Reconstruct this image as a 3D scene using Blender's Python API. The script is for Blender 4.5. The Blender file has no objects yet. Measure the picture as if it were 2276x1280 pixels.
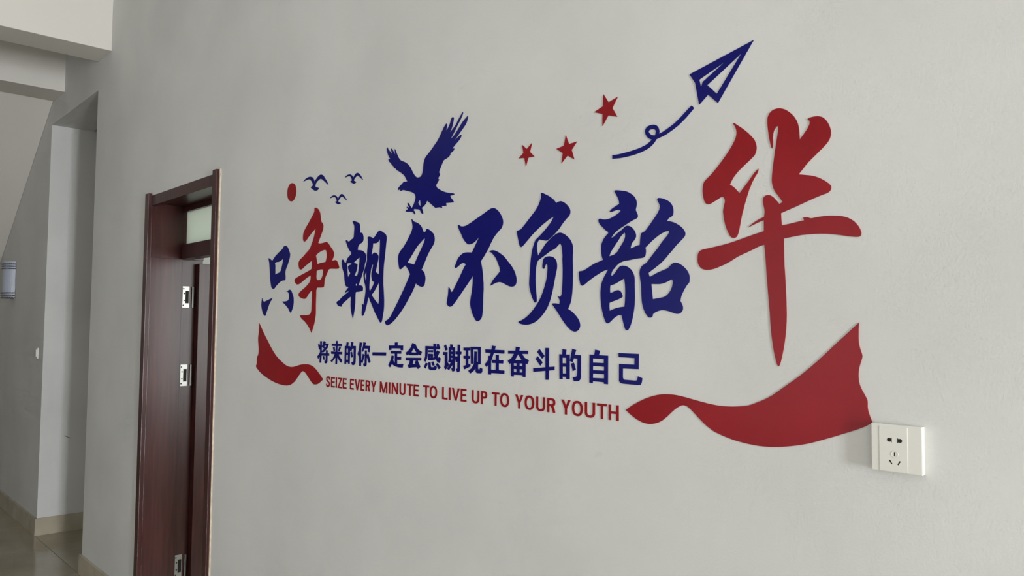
import bpy, bmesh, math, random
from mathutils import Vector, Matrix
from mathutils.geometry import tessellate_polygon

random.seed(7)
scene = bpy.context.scene
COL = scene.collection

# ------------------------------------------------------------------ camera
# wall with the slogan is the plane y = 0, the corridor is y < 0, floor z = 0
CAM = Vector((0.0, -1.48, 1.63))
cam_data = bpy.data.cameras.new('camera')
cam_data.sensor_fit = 'HORIZONTAL'
cam_data.sensor_width = 36.0
cam_data.lens = 36.0 * 1723.514 / 2276.0
cam_data.clip_start = 0.05
cam = bpy.data.objects.new('camera', cam_data)
COL.objects.link(cam)
right = Vector((0.68281836, 0.7305516, 0.00731123))
up = Vector((0.03288019, -0.04072595, 0.99862921))
fwd = Vector((-0.72984792, 0.68164196, 0.0518291))
m = Matrix((right, up, -fwd)).transposed().to_4x4()
m.translation = CAM
cam.matrix_world = m
scene.camera = cam

# ------------------------------------------------------------------ world, daylight, exposure
world = bpy.data.worlds.new('world')
scene.world = world
world.use_nodes = True
bg = world.node_tree.nodes['Background']
bg.inputs['Color'].default_value = (0.80, 0.90, 1.0, 1)
bg.inputs['Strength'].default_value = 0.6


def area(name, loc, size, target, power, color=(1, 1, 1)):
    d = bpy.data.lights.new(name, 'AREA')
    d.shape = 'RECTANGLE'
    d.size, d.size_y = size
    d.energy = power
    d.color = color
    o = bpy.data.objects.new(name, d)
    COL.objects.link(o)
    o.location = loc
    o.rotation_euler = (Vector(target) - Vector(loc)).to_track_quat('-Z', 'Y').to_euler()
    return o


# daylight entering through the corridor's end window, through the windows opposite
# the slogan and through the window of the room behind the door, plus an added fill at its back
area('daylight_end_window', (6.62, -1.66, 1.27), (0.74, 2.3), (0, -1.66, 1.27), 620, (0.925, 0.943, 1.0))
area('daylight_side_window', (2.2, -4.52, 1.65), (2.5, 1.9), (2.2, 0, 1.65), 2, (0.95, 0.98, 1.0))
area('daylight_side_window', (-2.6, -4.52, 1.65), (2.5, 1.9), (-2.6, 0, 1.65), 23, (0.95, 0.98, 1.0))
area('room_daylight_and_pane_fill', (-1.08, 1.75, 1.75), (2.0, 1.7), (-4.0, 1.75, 1.75), 58, (0.95, 1.0, 0.98))
area('room_daylight_and_pane_fill', (-4.0, 4.36, 1.75), (1.5, 1.6), (-4.0, 0, 1.75), 36, (0.95, 1.0, 0.98))  # fill from a made-up back window, added to brighten the transom pane

vs = scene.view_settings
vs.view_transform = 'Standard'
vs.look = 'None'
vs.exposure = 0.0
vs.gamma = 1.0
vs.use_curve_mapping = False
scene.cycles.max_bounces = 5
scene.cycles.diffuse_bounces = 4
scene.cycles.sample_clamp_indirect = 6.0
scene.cycles.adaptive_threshold = 0.06
scene.cycles.adaptive_min_samples = 12
scene.cycles.caustics_reflective = True
scene.cycles.caustics_refractive = False


# ------------------------------------------------------------------ materials
def lin(c):
    return tuple(((v / 255) / 12.92 if v / 255 <= 0.04045 else ((v / 255 + 0.055) / 1.055) ** 2.4) for v in c) + (1,)


def mat(name, rgb, rough=0.5, metal=0.0, spec=0.5):
    mt = bpy.data.materials.new(name)
    mt.use_nodes = True
    b = mt.node_tree.nodes['Principled BSDF']
    b.inputs['Base Color'].default_value = lin(rgb)
    b.inputs['Roughness'].default_value = rough
    b.inputs['Metallic'].default_value = metal
    b.inputs['Specular IOR Level'].default_value = spec
    return mt


def noise_layer(mt, rgb_a, rgb_b, scale, stretch=(1, 1, 1), bump=0.0, bump_scale=80, detail=5, lo=0.35, hi=0.65, dist=0.001):
    """procedural colour variation plus fine relief in object space"""
    nt = mt.node_tree
    N, L = nt.nodes, nt.links
    b = N['Principled BSDF']
    tc = N.new('ShaderNodeTexCoord')
    mp = N.new('ShaderNodeMapping')
    mp.inputs['Scale'].default_value = stretch
    L.new(tc.outputs['Object'], mp.inputs['Vector'])
    nz = N.new('ShaderNodeTexNoise')
    nz.inputs['Scale'].default_value = scale
    nz.inputs['Detail'].default_value = detail
    L.new(mp.outputs['Vector'], nz.inputs['Vector'])
    rp = N.new('ShaderNodeValToRGB')
    rp.color_ramp.elements[0].position = lo
    rp.color_ramp.elements[0].color = lin(rgb_a)
    rp.color_ramp.elements[1].position = hi
    rp.color_ramp.elements[1].color = lin(rgb_b)
    L.new(nz.outputs['Fac'], rp.inputs['Fac'])
    L.new(rp.outputs['Color'], b.inputs['Base Color'])
    if bump:
        n2 = N.new('ShaderNodeTexNoise')
        n2.inputs['Scale'].default_value = bump_scale
        n2.inputs['Detail'].default_value = 3
        L.new(mp.outputs['Vector'], n2.inputs['Vector'])
        bp = N.new('ShaderNodeBump')
        bp.inputs['Strength'].default_value = bump
        bp.inputs['Distance'].default_value = dist
        L.new(n2.outputs['Fac'], bp.inputs['Height'])
        L.new(bp.outputs['Normal'], b.inputs['Normal'])
    return mt


M = {}
M['plaster'] = noise_layer(mat('white_wall_paint', (217, 217, 214), 0.75, spec=0.25), (212, 212, 209), (221, 221, 218), 1.6, bump=0.35, bump_scale=190, dist=0.0012)
# faint smudges and trowel marks on the wall paint
nt = M['plaster'].node_tree
pb = nt.nodes['Principled BSDF']
src = pb.inputs['Base Color'].links[0].from_socket
tcs = nt.nodes.new('ShaderNodeTexCoord')
sm = nt.nodes.new('ShaderNodeTexNoise')
sm.inputs['Scale'].default_value = 6.5
sm.inputs['Detail'].default_value = 8
sm.inputs['Roughness'].default_value = 0.72
nt.links.new(tcs.outputs['Object'], sm.inputs['Vector'])
sr = nt.nodes.new('ShaderNodeValToRGB')
sr.color_ramp.elements[0].position = 0.66
sr.color_ramp.elements[0].color = (0, 0, 0, 1)
sr.color_ramp.elements[1].position = 0.80
sr.color_ramp.elements[1].color = (0.55, 0.55, 0.55, 1)
nt.links.new(sm.outputs['Fac'], sr.inputs['Fac'])
mxc = nt.nodes.new('ShaderNodeMixRGB')
mxc.inputs[2].default_value = lin((176, 174, 168))
nt.links.new(sr.outputs['Color'], mxc.inputs[0])
nt.links.new(src, mxc.inputs[1])
nt.links.new(mxc.outputs[0], pb.inputs['Base Color'])
M['ceiling'] = mat('ceiling_paint', (224, 221, 213), 0.8, spec=0.2)
M['blue'] = noise_layer(mat('navy_acrylic', (12, 14, 106), 0.28, spec=0.25), (10, 12, 101), (14, 16, 111), 9, lo=0.3, hi=0.7)
M['red'] = noise_layer(mat('crimson_acrylic', (146, 22, 30), 0.30, spec=0.22), (140, 20, 28), (151, 24, 32), 7, lo=0.3, hi=0.7)
M['wood'] = noise_layer(mat('dark_red_wood', (60, 28, 26), 0.30), (46, 19, 18), (74, 34, 29), 7, stretch=(9, 9, 0.5), bump=0.08, bump_scale=14, lo=0.25, hi=0.75)
M['tile'] = noise_layer(mat('beige_floor_tile', (170, 160, 136), 0.11), (160, 149, 124), (180, 170, 146), 3.0, lo=0.3, hi=0.7)
M['grout'] = mat('tile_grout', (96, 88, 72), 0.9)
M['skirting'] = noise_layer(mat('beige_skirting_tile', (184, 176, 155), 0.2), (174, 165, 144), (193, 185, 165), 5.0, lo=0.3, hi=0.7)
M['steel'] = mat('brushed_steel', (168, 166, 162), 0.38, metal=1.0)
M['chrome'] = mat('chrome', (150, 152, 155), 0.15, metal=1.0)
M['dark'] = mat('dark_slot', (22, 20, 19), 0.7)
M['plastic'] = mat('ivory_plastic', (226, 225, 216), 0.3)
M['caulk'] = noise_layer(mat('cream_caulk', (208, 190, 168), 0.8), (196, 176, 152), (220, 205, 186), 30)
M['opal'] = mat('opal_glass', (176, 183, 198), 0.25)
M['pencil'] = mat('grey_scuff', (70, 66, 60), 0.9)

# frosted transom pane: lets the light of the room behind through
fr = bpy.data.materials.new('frosted_glass')
fr.use_nodes = True
nt = fr.node_tree
nt.nodes.remove(nt.nodes['Principled BSDF'])
tr = nt.nodes.new('ShaderNodeBsdfTranslucent')
tr.inputs['Color'].default_value = (0.93, 0.97, 0.90, 1)
df = nt.nodes.new('ShaderNodeBsdfDiffuse')
df.inputs['Color'].default_value = (0.62, 0.70, 0.63, 1)
gl = nt.nodes.new('ShaderNodeBsdfGlossy')
gl.inputs['Roughness'].default_value = 0.15
mx = nt.nodes.new('ShaderNodeMixShader')
mx.inputs['Fac'].default_value = 0.15
mx2 = nt.nodes.new('ShaderNodeMixShader')
mx2.inputs['Fac'].default_value = 0.06
nt.links.new(tr.outputs[0], mx.inputs[1])
nt.links.new(df.outputs[0], mx.inputs[2])
nt.links.new(mx.outputs[0], mx2.inputs[1])
nt.links.new(gl.outputs[0], mx2.inputs[2])
nt.links.new(mx2.outputs[0], nt.nodes['Material Output'].inputs['Surface'])
M['frosted'] = fr
M['pane'] = mat('clear_window_glass', (235, 240, 240), 0.02)
M['pane'].node_tree.nodes['Principled BSDF'].inputs['Transmission Weight'].default_value = 1.0
M['pane'].node_tree.nodes['Principled BSDF'].inputs['IOR'].default_value = 1.1


# ------------------------------------------------------------------ helpers
def link(name, me, material, parent=None):
    if material is not None:
        me.materials.append(M[material])
    o = bpy.data.objects.new(name, me)
    COL.objects.link(o)
    if parent is not None:
        o.parent = parent
    return o


def empty(name, loc=(0, 0, 0)):
    o = bpy.data.objects.new(name, None)
    o.empty_display_size = 0.05
    COL.objects.link(o)
    o.location = loc
    return o


def tag(o, label=None, cat=None, group=None, kind=None):
    if label:
        o['label'] = label
    if cat:
        o['category'] = cat
    if group:
        o['group'] = group
    if kind:
        o['kind'] = kind
    return o


def boxes_mesh(name, boxes, bevel=0.0, origin=(0, 0, 0)):
    bm = bmesh.new()
    for (x0, x1, y0, y1, z0, z1) in boxes:
        r = bmesh.ops.create_cube(bm, size=1.0)
        for v in r['verts']:
            v.co = Vector((x0 + (v.co.x + 0.5) * (x1 - x0), y0 + (v.co.y + 0.5) * (y1 - y0), z0 + (v.co.z + 0.5) * (z1 - z0))) - Vector(origin)
    if bevel:
        bmesh.ops.bevel(bm, geom=list(bm.edges), offset=bevel, segments=2, affect='EDGES', profile=0.7)
    me = bpy.data.meshes.new(name)
    bm.to_mesh(me)
    bm.free()
    return me


def box(name, b, material, parent=None, bevel=0.0):
    origin = parent.location if parent is not None else (0, 0, 0)
    return link(name, boxes_mesh(name, [b], bevel, origin), material, parent)


def prism(name, loops, y0, y1):
    """outline with holes in the x-z plane, given thickness along y (y0 = front, towards the corridor)"""
    polys = [[Vector((x, z, 0)) for x, z in lp] for lp in loops]
    tris = tessellate_polygon(polys)
    flat = [p for lp in loops for p in lp]
    n = len(flat)
    verts = [(x, y0, z) for x, z in flat] + [(x, y1, z) for x, z in flat]
    faces = []
    for a, b, c in tris:
        (ax, az), (bx, bz), (cx, cz) = flat[a], flat[b], flat[c]
        s = (bx - ax) * (cz - az) - (bz - az) * (cx - ax)
        if s < 0:
            b, c = c, b
        faces.append((a, b, c))
        faces.append((a + n, c + n, b + n))
    k = 0
    for i, lp in enumerate(loops):
        q = len(lp)
        ar = sum(lp[j][0] * lp[(j + 1) % q][1] - lp[(j + 1) % q][0] * lp[j][1] for j in range(q))
        want = (ar > 0) == (i == 0)
        for j in range(q):
            a, b = k + j, k + (j + 1) % q
            faces.append((a, a + n, b + n, b) if want else (b, b + n, a + n, a))
        k += q
    me = bpy.data.meshes.new(name)
    me.from_pydata(verts, [], faces)
    me.validate()
    return me


def tube(bm, p0, p1, r, seg=12):
    p0, p1 = Vector(p0), Vector(p1)
    d = p1 - p0
    mtx = Matrix.Translation((p0 + p1) / 2) @ d.to_track_quat('Z', 'Y').to_matrix().to_4x4()
    bmesh.ops.create_cone(bm, cap_ends=True, segments=seg, radius1=r, radius2=r, depth=d.length, matrix=mtx)


def bm_obj(name, bm, material, parent=None, smooth=False):
    me = bpy.data.meshes.new(name)
    if parent is not None:
        bmesh.ops.translate(bm, verts=bm.verts, vec=-Vector(parent.location))
    bm.to_mesh(me)
    bm.free()
    if smooth:
        for p in me.polygons:
            p.use_smooth = True
    return link(name, me, material, parent)


def struct(o):
    o['kind'] = 'structure'
    return o


# ------------------------------------------------------------------ the setting
X_END, X_FAR, Y_OPP, Z_CEIL = 6.5, -13.0, -4.4, 4.0
X_CORNER, X_JAMB, Z_LINTEL = -5.708, -6.965, 3.22      # opening of the side passage
D_L, D_R, D_TOP = -4.612, -3.634, 2.362                # opening of the door
WALL_T = 0.30

outline = [(X_FAR, 0), (X_JAMB, 0), (X_JAMB, Z_LINTEL), (X_CORNER, Z_LINTEL), (X_CORNER, 0), (D_L, 0), (D_L, D_TOP),
           (D_R, D_TOP), (D_R, 0), (X_END, 0), (X_END, Z_CEIL), (X_FAR, Z_CEIL)]
struct(link('wall_right', prism('wall_right', [outline], 0.0, WALL_T), 'plaster'))


def wall_with_hole(name, a0, a1, holes, along):
    """wall across x (along='x', at y = a0..a1) or across y (along='y', at x = a0..a1) with rectangular holes"""
    if along == 'x':
        outer = [(X_FAR, 0), (X_END, 0), (X_END, Z_CEIL), (X_FAR, Z_CEIL)]
    else:
        outer = [(Y_OPP, 0), (0, 0), (0, Z_CEIL), (Y_OPP, Z_CEIL)]
    loops = [outer] + [[(p0, z0), (p0, z1), (p1, z1), (p1, z0)] for p0, p1, z0, z1 in holes]
    me = prism(name, loops, a0, a1)
    if along == 'y':
        for v in me.vertices:
            v.co = Vector((v.co.y, v.co.x, v.co.z))
        me.flip_normals()
    return struct(link(name, me, 'plaster'))


SIDE_WIN = [(0.9, 3.5, 0.65, 2.65), (-3.9, -1.3, 0.65, 2.65)]
END_WIN = [(-2.08, -1.24, 0.06, 2.50)]
wall_with_hole('wall_left', Y_OPP - 0.25, Y_OPP, SIDE_WIN, 'x')
wall_with_hole('wall_near', X_END, X_END + 0.25, END_WIN, 'y')
struct(link('wall_far', boxes_mesh('wall_far', [(X_FAR - 0.2, X_FAR, Y_OPP, 0, 0, Z_CEIL)]), 'plaster'))
struct(link('ceiling', boxes_mesh('ceiling', [(X_FAR, X_END, Y_OPP, WALL_T, Z_CEIL, Z_CEIL + 0.2)]), 'ceiling'))


def window(name, axis, at, p0, p1, z0, z1):
    t = empty(name)
    struct(t)

    def bx(nm, a0, a1, b0, b1, d0, d1, mt):
        b = (a0, a1, at + d0, at + d1, b0, b1) if axis == 'x' else (at + d0, at + d1, a0, a1, b0, b1)
        return box(nm, b, mt, t)
    w = 0.05
    bx('window_frame', p0, p0 + w, z0, z1, 0, 0.06, 'plastic')
    bx('window_frame', p1 - w, p1, z0, z1, 0, 0.06, 'plastic')
    bx('window_frame', p0 + w, p1 - w, z0, z0 + w, 0, 0.06, 'plastic')
    bx('window_frame', p0 + w, p1 - w, z1 - w, z1, 0, 0.06, 'plastic')
    c = (p0 + p1) / 2
    bx('window_mullion', c - w / 2, c + w / 2, z0 + w, z1 - w, 0, 0.06, 'plastic')


window('window_1', 'x', Y_OPP - 0.10, *SIDE_WIN[0])
window('window_2', 'x', Y_OPP - 0.10, *SIDE_WIN[1])
window('window_3', 'y', X_END + 0.04, *END_WIN[0])
window('window_4', 'y', -1.16, 0.7, 2.8, 0.85, 2.65)
window('added_window_5', 'x', 4.27, -4.8, -3.2, 0.9, 2.6)  # made-up back window, added to go with the pane's fill lamp

# side passage behind the corner and the room behind the door
struct(link('wall_passage', boxes_mesh('wall_passage', [
    (X_JAMB - 0.15, X_JAMB, WALL_T, 3.2, 0, 3.6), (X_JAMB, X_CORNER, 3.2, 3.35, 0, 3.6),
    (X_JAMB - 0.15, X_CORNER, WALL_T, 3.35, 3.6, 3.75)]), 'plaster'))
struct(link('wall_room', boxes_mesh('wall_room', [
    (X_CORNER, X_CORNER + 0.15, WALL_T, 4.4, 0, 3.6), (X_CORNER + 0.15, -4.8, 4.25, 4.4, 0, 3.6), (-3.2, -1.2, 4.25, 4.4, 0, 3.6), (-4.8, -3.2, 4.25, 4.4, 0, 0.9), (-4.8, -3.2, 4.25, 4.4, 2.6, 3.6),  # back wall opened for the added fill lamp
    (-1.2, -1.05, WALL_T, 0.7, 0, 3.6), (-1.2, -1.05, 2.8, 4.4, 0, 3.6), (-1.2, -1.05, 0.7, 2.8, 0, 0.85), (-1.2, -1.05, 0.7, 2.8, 2.65, 3.6), (X_CORNER, -1.05, WALL_T, 4.4, 3.6, 3.75)]), 'plaster'))

# beams crossing the corridor and the flight of stairs that comes down behind the second one
struct(link('trim_1', boxes_mesh('trim_1', [(-5.720, -5.433, Y_OPP, 0.0, 3.42, Z_CEIL)], 0.004), 'ceiling'))
struct(link('trim_2', boxes_mesh('trim_2', [(-6.93, -6.60, Y_OPP, 0.0, 3.405, Z_CEIL)], 0.004), 'ceiling'))
SL = 0.645
st = tag(empty('staircase', (-6.93, -1.0, 0)), 'white sloping underside of a staircase above the wall lamp', 'staircase')
zA = 3.425
x1 = -6.93 - zA / SL
me = bpy.data.meshes.new('flight_slab')
sx = [(-6.93, zA), (x1, 0.0), (x1 - 0.28, 0.0), (-6.93, zA + 0.18)]
vv = [(x + 6.93, yy + 1.0, z) for yy in (-1.9, -0.002) for x, z in sx]
me.from_pydata(vv, [], [(0, 1, 2, 3), (7, 6, 5, 4), (0, 4, 5, 1), (1, 5, 6, 2), (2, 6, 7, 3), (3, 7, 4, 0)])
bmn = bmesh.new(); bmn.from_mesh(me); bmesh.ops.recalc_face_normals(bmn, faces=bmn.faces); bmn.to_mesh(me); bmn.free()
link('flight_slab', me, 'ceiling', st)
step_me = boxes_mesh('step', [(0, 0.26, -0.9, 0.997, 0, 0.166)])
step_me.materials.append(M['skirting'])
for i in range(19):
    s = bpy.data.objects.new('step', step_me)
    COL.objects.link(s)
    s.parent = st
    s.location = (-0.28 - i * 0.258, 0, zA + 0.10 - i * 0.258 * SL)

# floor of glossy tiles on a grouted bed
fl = struct(link('floor', boxes_mesh('floor', [(X_FAR, X_END, Y_OPP, 4.4, -0.12, -0.006)]), 'grout'))
T = 0.80
tile_me = boxes_mesh('floor_tile', [(0.0015, T - 0.0015, 0.0015, T - 0.0015, -0.01, 0.0)], 0.0008)
tile_me.materials.append(M['tile'])
nx = int((X_END - X_FAR) / T)
for i in range(nx):
    for j in range(-6, 5):
        x, y = X_FAR + 0.05 + i * T, -0.012 + j * T
        if y + T < Y_OPP + 0.2 or y < Y_OPP or (y > 1.7 and x > -4.0) or (y > 0.2 and x < -7.8):
            continue
        t = bpy.data.objects.new('floor_tile', tile_me)
        COL.objects.link(t)
        t.parent = fl
        t.location = (x, y, 0)

# skirting tiles, each length its own piece of trim
SK_T, SK_H = 0.016, 0.125
struct(link('baseboard_right', boxes_mesh('baseboard_right', [(X_CORNER - SK_T, D_L - 0.02, -SK_T, 0, 0, SK_H)], 0.002), 'skirting'))
struct(link('baseboard_near', boxes_mesh('baseboard_near', [(D_R + 0.02, X_END, -SK_T, 0, 0, SK_H)], 0.002), 'skirting'))
struct(link('baseboard_far', boxes_mesh('baseboard_far', [(X_FAR, X_JAMB + SK_T, -SK_T, 0, 0, 0.132), (X_JAMB, X_JAMB + SK_T, 0, 3.2, 0, 0.132)], 0.002), 'skirting'))

# short dark scuff on the jamb of the passage
sc = tag(link('scuff_mark', boxes_mesh('scuff_mark', [(0, 0.0006, 0.0, 0.054, -0.002, 0.002)]), 'pencil'),
         'short dark scuff line on the bright jamb beside the passage', 'scuff')
sc.location = (X_JAMB, 0.168, 0.752)
sc.rotation_euler = (math.radians(-27), 0, 0)

# ------------------------------------------------------------------ the door
door = struct(empty('door_1', (-4.12, 0, 0)))
PF, HF = -0.020, -0.004                # front of the posts, front of the header
box('post', (-4.622, -4.566, PF, 0.0, 0, 2.375), 'wood', door, 0.002)
box('post', (-3.670, -3.624, PF, 0.0, 0, 2.375), 'wood', door, 0.002)
box('header', (-4.566, -3.670, HF, 0.02, 2.305, 2.362), 'wood', door, 0.0015)
# linings of the reveal
box('jamb_lining', (-4.611, -4.566, 0.001, 0.178, 0, 2.014), 'wood', door, 0.0015)
box('jamb_lining', (-4.611, -4.572, 0.001, 0.178, 2.014, 2.322), 'wood', door, 0.0015)
box('hinge_rebate', (-4.611, -4.582, 0.178, 0.301, 0, 2.014), 'wood', door, 0.0015)
box('jamb_lining', (-4.611, -4.572, 0.178, 0.301, 2.014, 2.322), 'wood', door, 0.0015)
box('jamb_lining', (-3.670, -3.635, 0.001, 0.301, 0, 2.322), 'wood', door, 0.0015)
box('head_lining', (-4.611, -3.635, 0.021, 0.301, 2.322, 2.361), 'wood', door, 0.0015)
box('transom_bar', (-4.566, -3.670, 0.172, 0.238, 2.014, 2.098), 'wood', door, 0.002)
box('transom_rail', (-4.566, -3.670, 0.180, 0.215, 2.289, 2.322), 'wood', door, 0.0015)
box('transom_pane', (-4.562, -3.674, 0.196, 0.202, 2.098, 2.289), 'frosted', door)
# bead of cream caulk left along the right post
zs = [0.0, 0.3, 0.62, 0.9, 1.2, 1.5, 1.8, 2.0, 2.1, 2.18, 2.24, 2.30, 2.35, 2.378]
ws = [7, 7, 6, 5, 5, 5, 6, 7, 9, 8, 10, 13, 14, 9]
bead = [(-3.626, z) for z in reversed(zs)] + [(-3.624 + w / 1000 * random.uniform(0.85, 1.15), z) for z, w in zip(zs, ws)]
me = prism('caulk_bead', [bead], -0.006, 0.0)
for v in me.vertices:
    v.co -= door.location
link('caulk_bead', me, 'caulk', door)
# leaf standing open into the room, hung on three hinges at the left jamb
leaf = box('door_leaf', (-4.580, -4.532, 0.262, 1.08, 0.012, 1.992), 'wood', door, 0.002)


def hinge(z):
    h = box('hinge', (-4.582, -4.5795, 0.188, 0.227, z - 0.062, z + 0.062), 'steel', door, 0.0006)
    for dz in (-0.048, -0.020, 0.020, 0.048):
        bm = bmesh.new()
        yy = 0.198 if abs(dz) < 0.03 else 0.194
        tube(bm, (-4.5796, yy, z + dz), (-4.5786, yy, z + dz), 0.0042, 10)
        bmesh.ops.translate(bm, verts=bm.verts, vec=-door.location)
        o = link('screw', bpy.data.meshes.new('screw'), 'dark', h)
        bm.to_mesh(o.data); bm.free()
    k = box('slot', (-4.580, -4.5785, 0.205, 0.224, z - 0.036, z + 0.036), 'dark', door)
    k.parent = h
    k.data.transform(Matrix.Translation(Vector((0, 0, 0))))
    bm = bmesh.new()
    tube(bm, (-4.575, 0.246, z - 0.06), (-4.575, 0.246, z + 0.06), 0.0065, 12)
    bmesh.ops.translate(bm, verts=bm.verts, vec=-door.location)
    o = link('knuckle', bpy.data.meshes.new('knuckle'), 'steel', h)
    bm.to_mesh(o.data); bm.free()


for z in (1.797, 1.345, 0.262):
    hinge(z)

# ------------------------------------------------------------------ wall lamp under the stairs
LX, LZ0, LZ1, LR, LD = -8.165, 1.862, 2.195, 0.082, 0.082
lamp = tag(empty('wall_lamp', (LX, 0, (LZ0 + LZ1) / 2)), 'white half-round wall lamp with chrome bands beneath the staircase', 'lamp')


def half_round(z0, z1, rx, ry, seg=20):
    bm = bmesh.new()
    lo, hi = [], []
    for i in range(seg + 1):
        a = math.pi * i / seg
        x, y = LX + rx * math.cos(a), -0.004 - ry * math.sin(a)
        lo.append(bm.verts.new((x, y, z0)))
        hi.append(bm.verts.new((x, y, z1)))
    for i in range(seg):
        bm.faces.new((lo[i], hi[i], hi[i + 1], lo[i + 1]))
    bm.faces.new(lo)
    bm.faces.new(hi[::-1])
    bm.faces.new((lo[0], lo[-1], hi[-1], hi[0]))
    bmesh.ops.recalc_face_normals(bm, faces=bm.faces)
    return bm


bm_obj('lamp_shade', half_round(LZ0 + 0.012, LZ1 - 0.002, LR, LD), 'opal', lamp)
for zc in (2.170, 2.150, 2.130, 1.912, 1.891, 1.870):
    bm = bmesh.new()
    pts = [(LX + (LR + 0.007) * math.cos(math.pi * i / 16), -0.004 - (LD + 0.007) * math.sin(math.pi * i / 16), zc) for i in range(17)]
    for p, q in zip(pts, pts[1:]):
        tube(bm, p, q, 0.0058, 8)
    bm_obj('chrome_band', bm, 'chrome', lamp, True)
box('back_plate', (LX - LR - 0.006, LX + LR + 0.010, -0.006, 0.0, LZ0 - 0.004, LZ1 - 0.02), 'chrome', lamp, 0.001)

# ------------------------------------------------------------------ light switch near the corner
sw = tag(empty('light_switch', (-7.157, 0, 1.403)), 'small ivory light switch on the shaded wall below the lamp', 'switch')
box('switch_plate', (-7.200, -7.114, -0.009, 0.0, 1.360, 1.446), 'plastic', sw, 0.002)
box('rocker', (-7.176, -7.138, -0.0135, -0.009, 1.374, 1.432), 'plastic', sw, 0.0015)

# ------------------------------------------------------------------ power socket
sk = tag(empty('power_socket', (-0.5553, 0, 1.4188)), 'square white five-hole power socket at the tip of the red ribbon', 'socket')
box('mounting_box', (-0.5985, -0.5118, -0.0075, 0.0, 1.3768, 1.4608), 'plastic', sk, 0.0008)
fp = box('face_plate', (-0.5990, -0.5113, -0.0140, -0.0075, 1.3763, 1.4613), 'plastic', sk, 0.0016)
box('centre_panel', (-0.5845, -0.5355, -0.0148, -0.0138, 1.3775, 1.4570), 'plastic', sk, 0.0005)


def slot_prism(name, loops, mt='dark', y0=-0.01505, y1=-0.0146):
    me = prism(name, loops, y0, y1)
    for v in me.vertices:
        v.co -= sk.location
    return link(name, me, mt, sk)


def rot_rect(cx, cz, w, h, deg):
    a = math.radians(deg)
    return [(cx + x * math.cos(a) - z * math.sin(a), cz + x * math.sin(a) + z * math.cos(a))
            for x, z in ((-w / 2, -h / 2), (w / 2, -h / 2), (w / 2, h / 2), (-w / 2, h / 2))]


def two_pin(cx, cz, side):
    pts = [(cx + 0.0036 * math.cos(a), cz + 0.0036 * math.sin(a)) for a in [math.radians(d) for d in range(50, 311, 20)]]
    pts += [(cx + 0.0046, cz - 0.0046), (cx + 0.0046, cz + 0.0046)]
    return [(cx + (x - cx) * side, z) for x, z in pts]


slot_prism('round_flat_slot', [two_pin(-0.5668, 1.4337, 1)])
slot_prism('round_flat_slot', [two_pin(-0.5480, 1.4337, -1)])
slot_prism('earth_slot', [rot_rect(-0.5576, 1.4088, 0.0021, 0.0075, 0)])
slot_prism('angled_slot', [rot_rect(-0.5645, 1.3940, 0.0021, 0.0080, 30)])
slot_prism('angled_slot', [rot_rect(-0.5502, 1.3938, 0.0021, 0.0080, -30)])
slot_prism('earth_ring', [[(-0.5576 + 0.0062 * math.cos(a), 1.4088 + 0.0062 * math.sin(a)) for a in [i * math.pi / 12 for i in range(24)]],
                          [(-0.5576 + 0.0054 * math.cos(a), 1.4088 + 0.0054 * math.sin(a)) for a in [i * math.pi / 12 for i in range(24)]]],
           'plastic', -0.0153, -0.0147)

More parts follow.
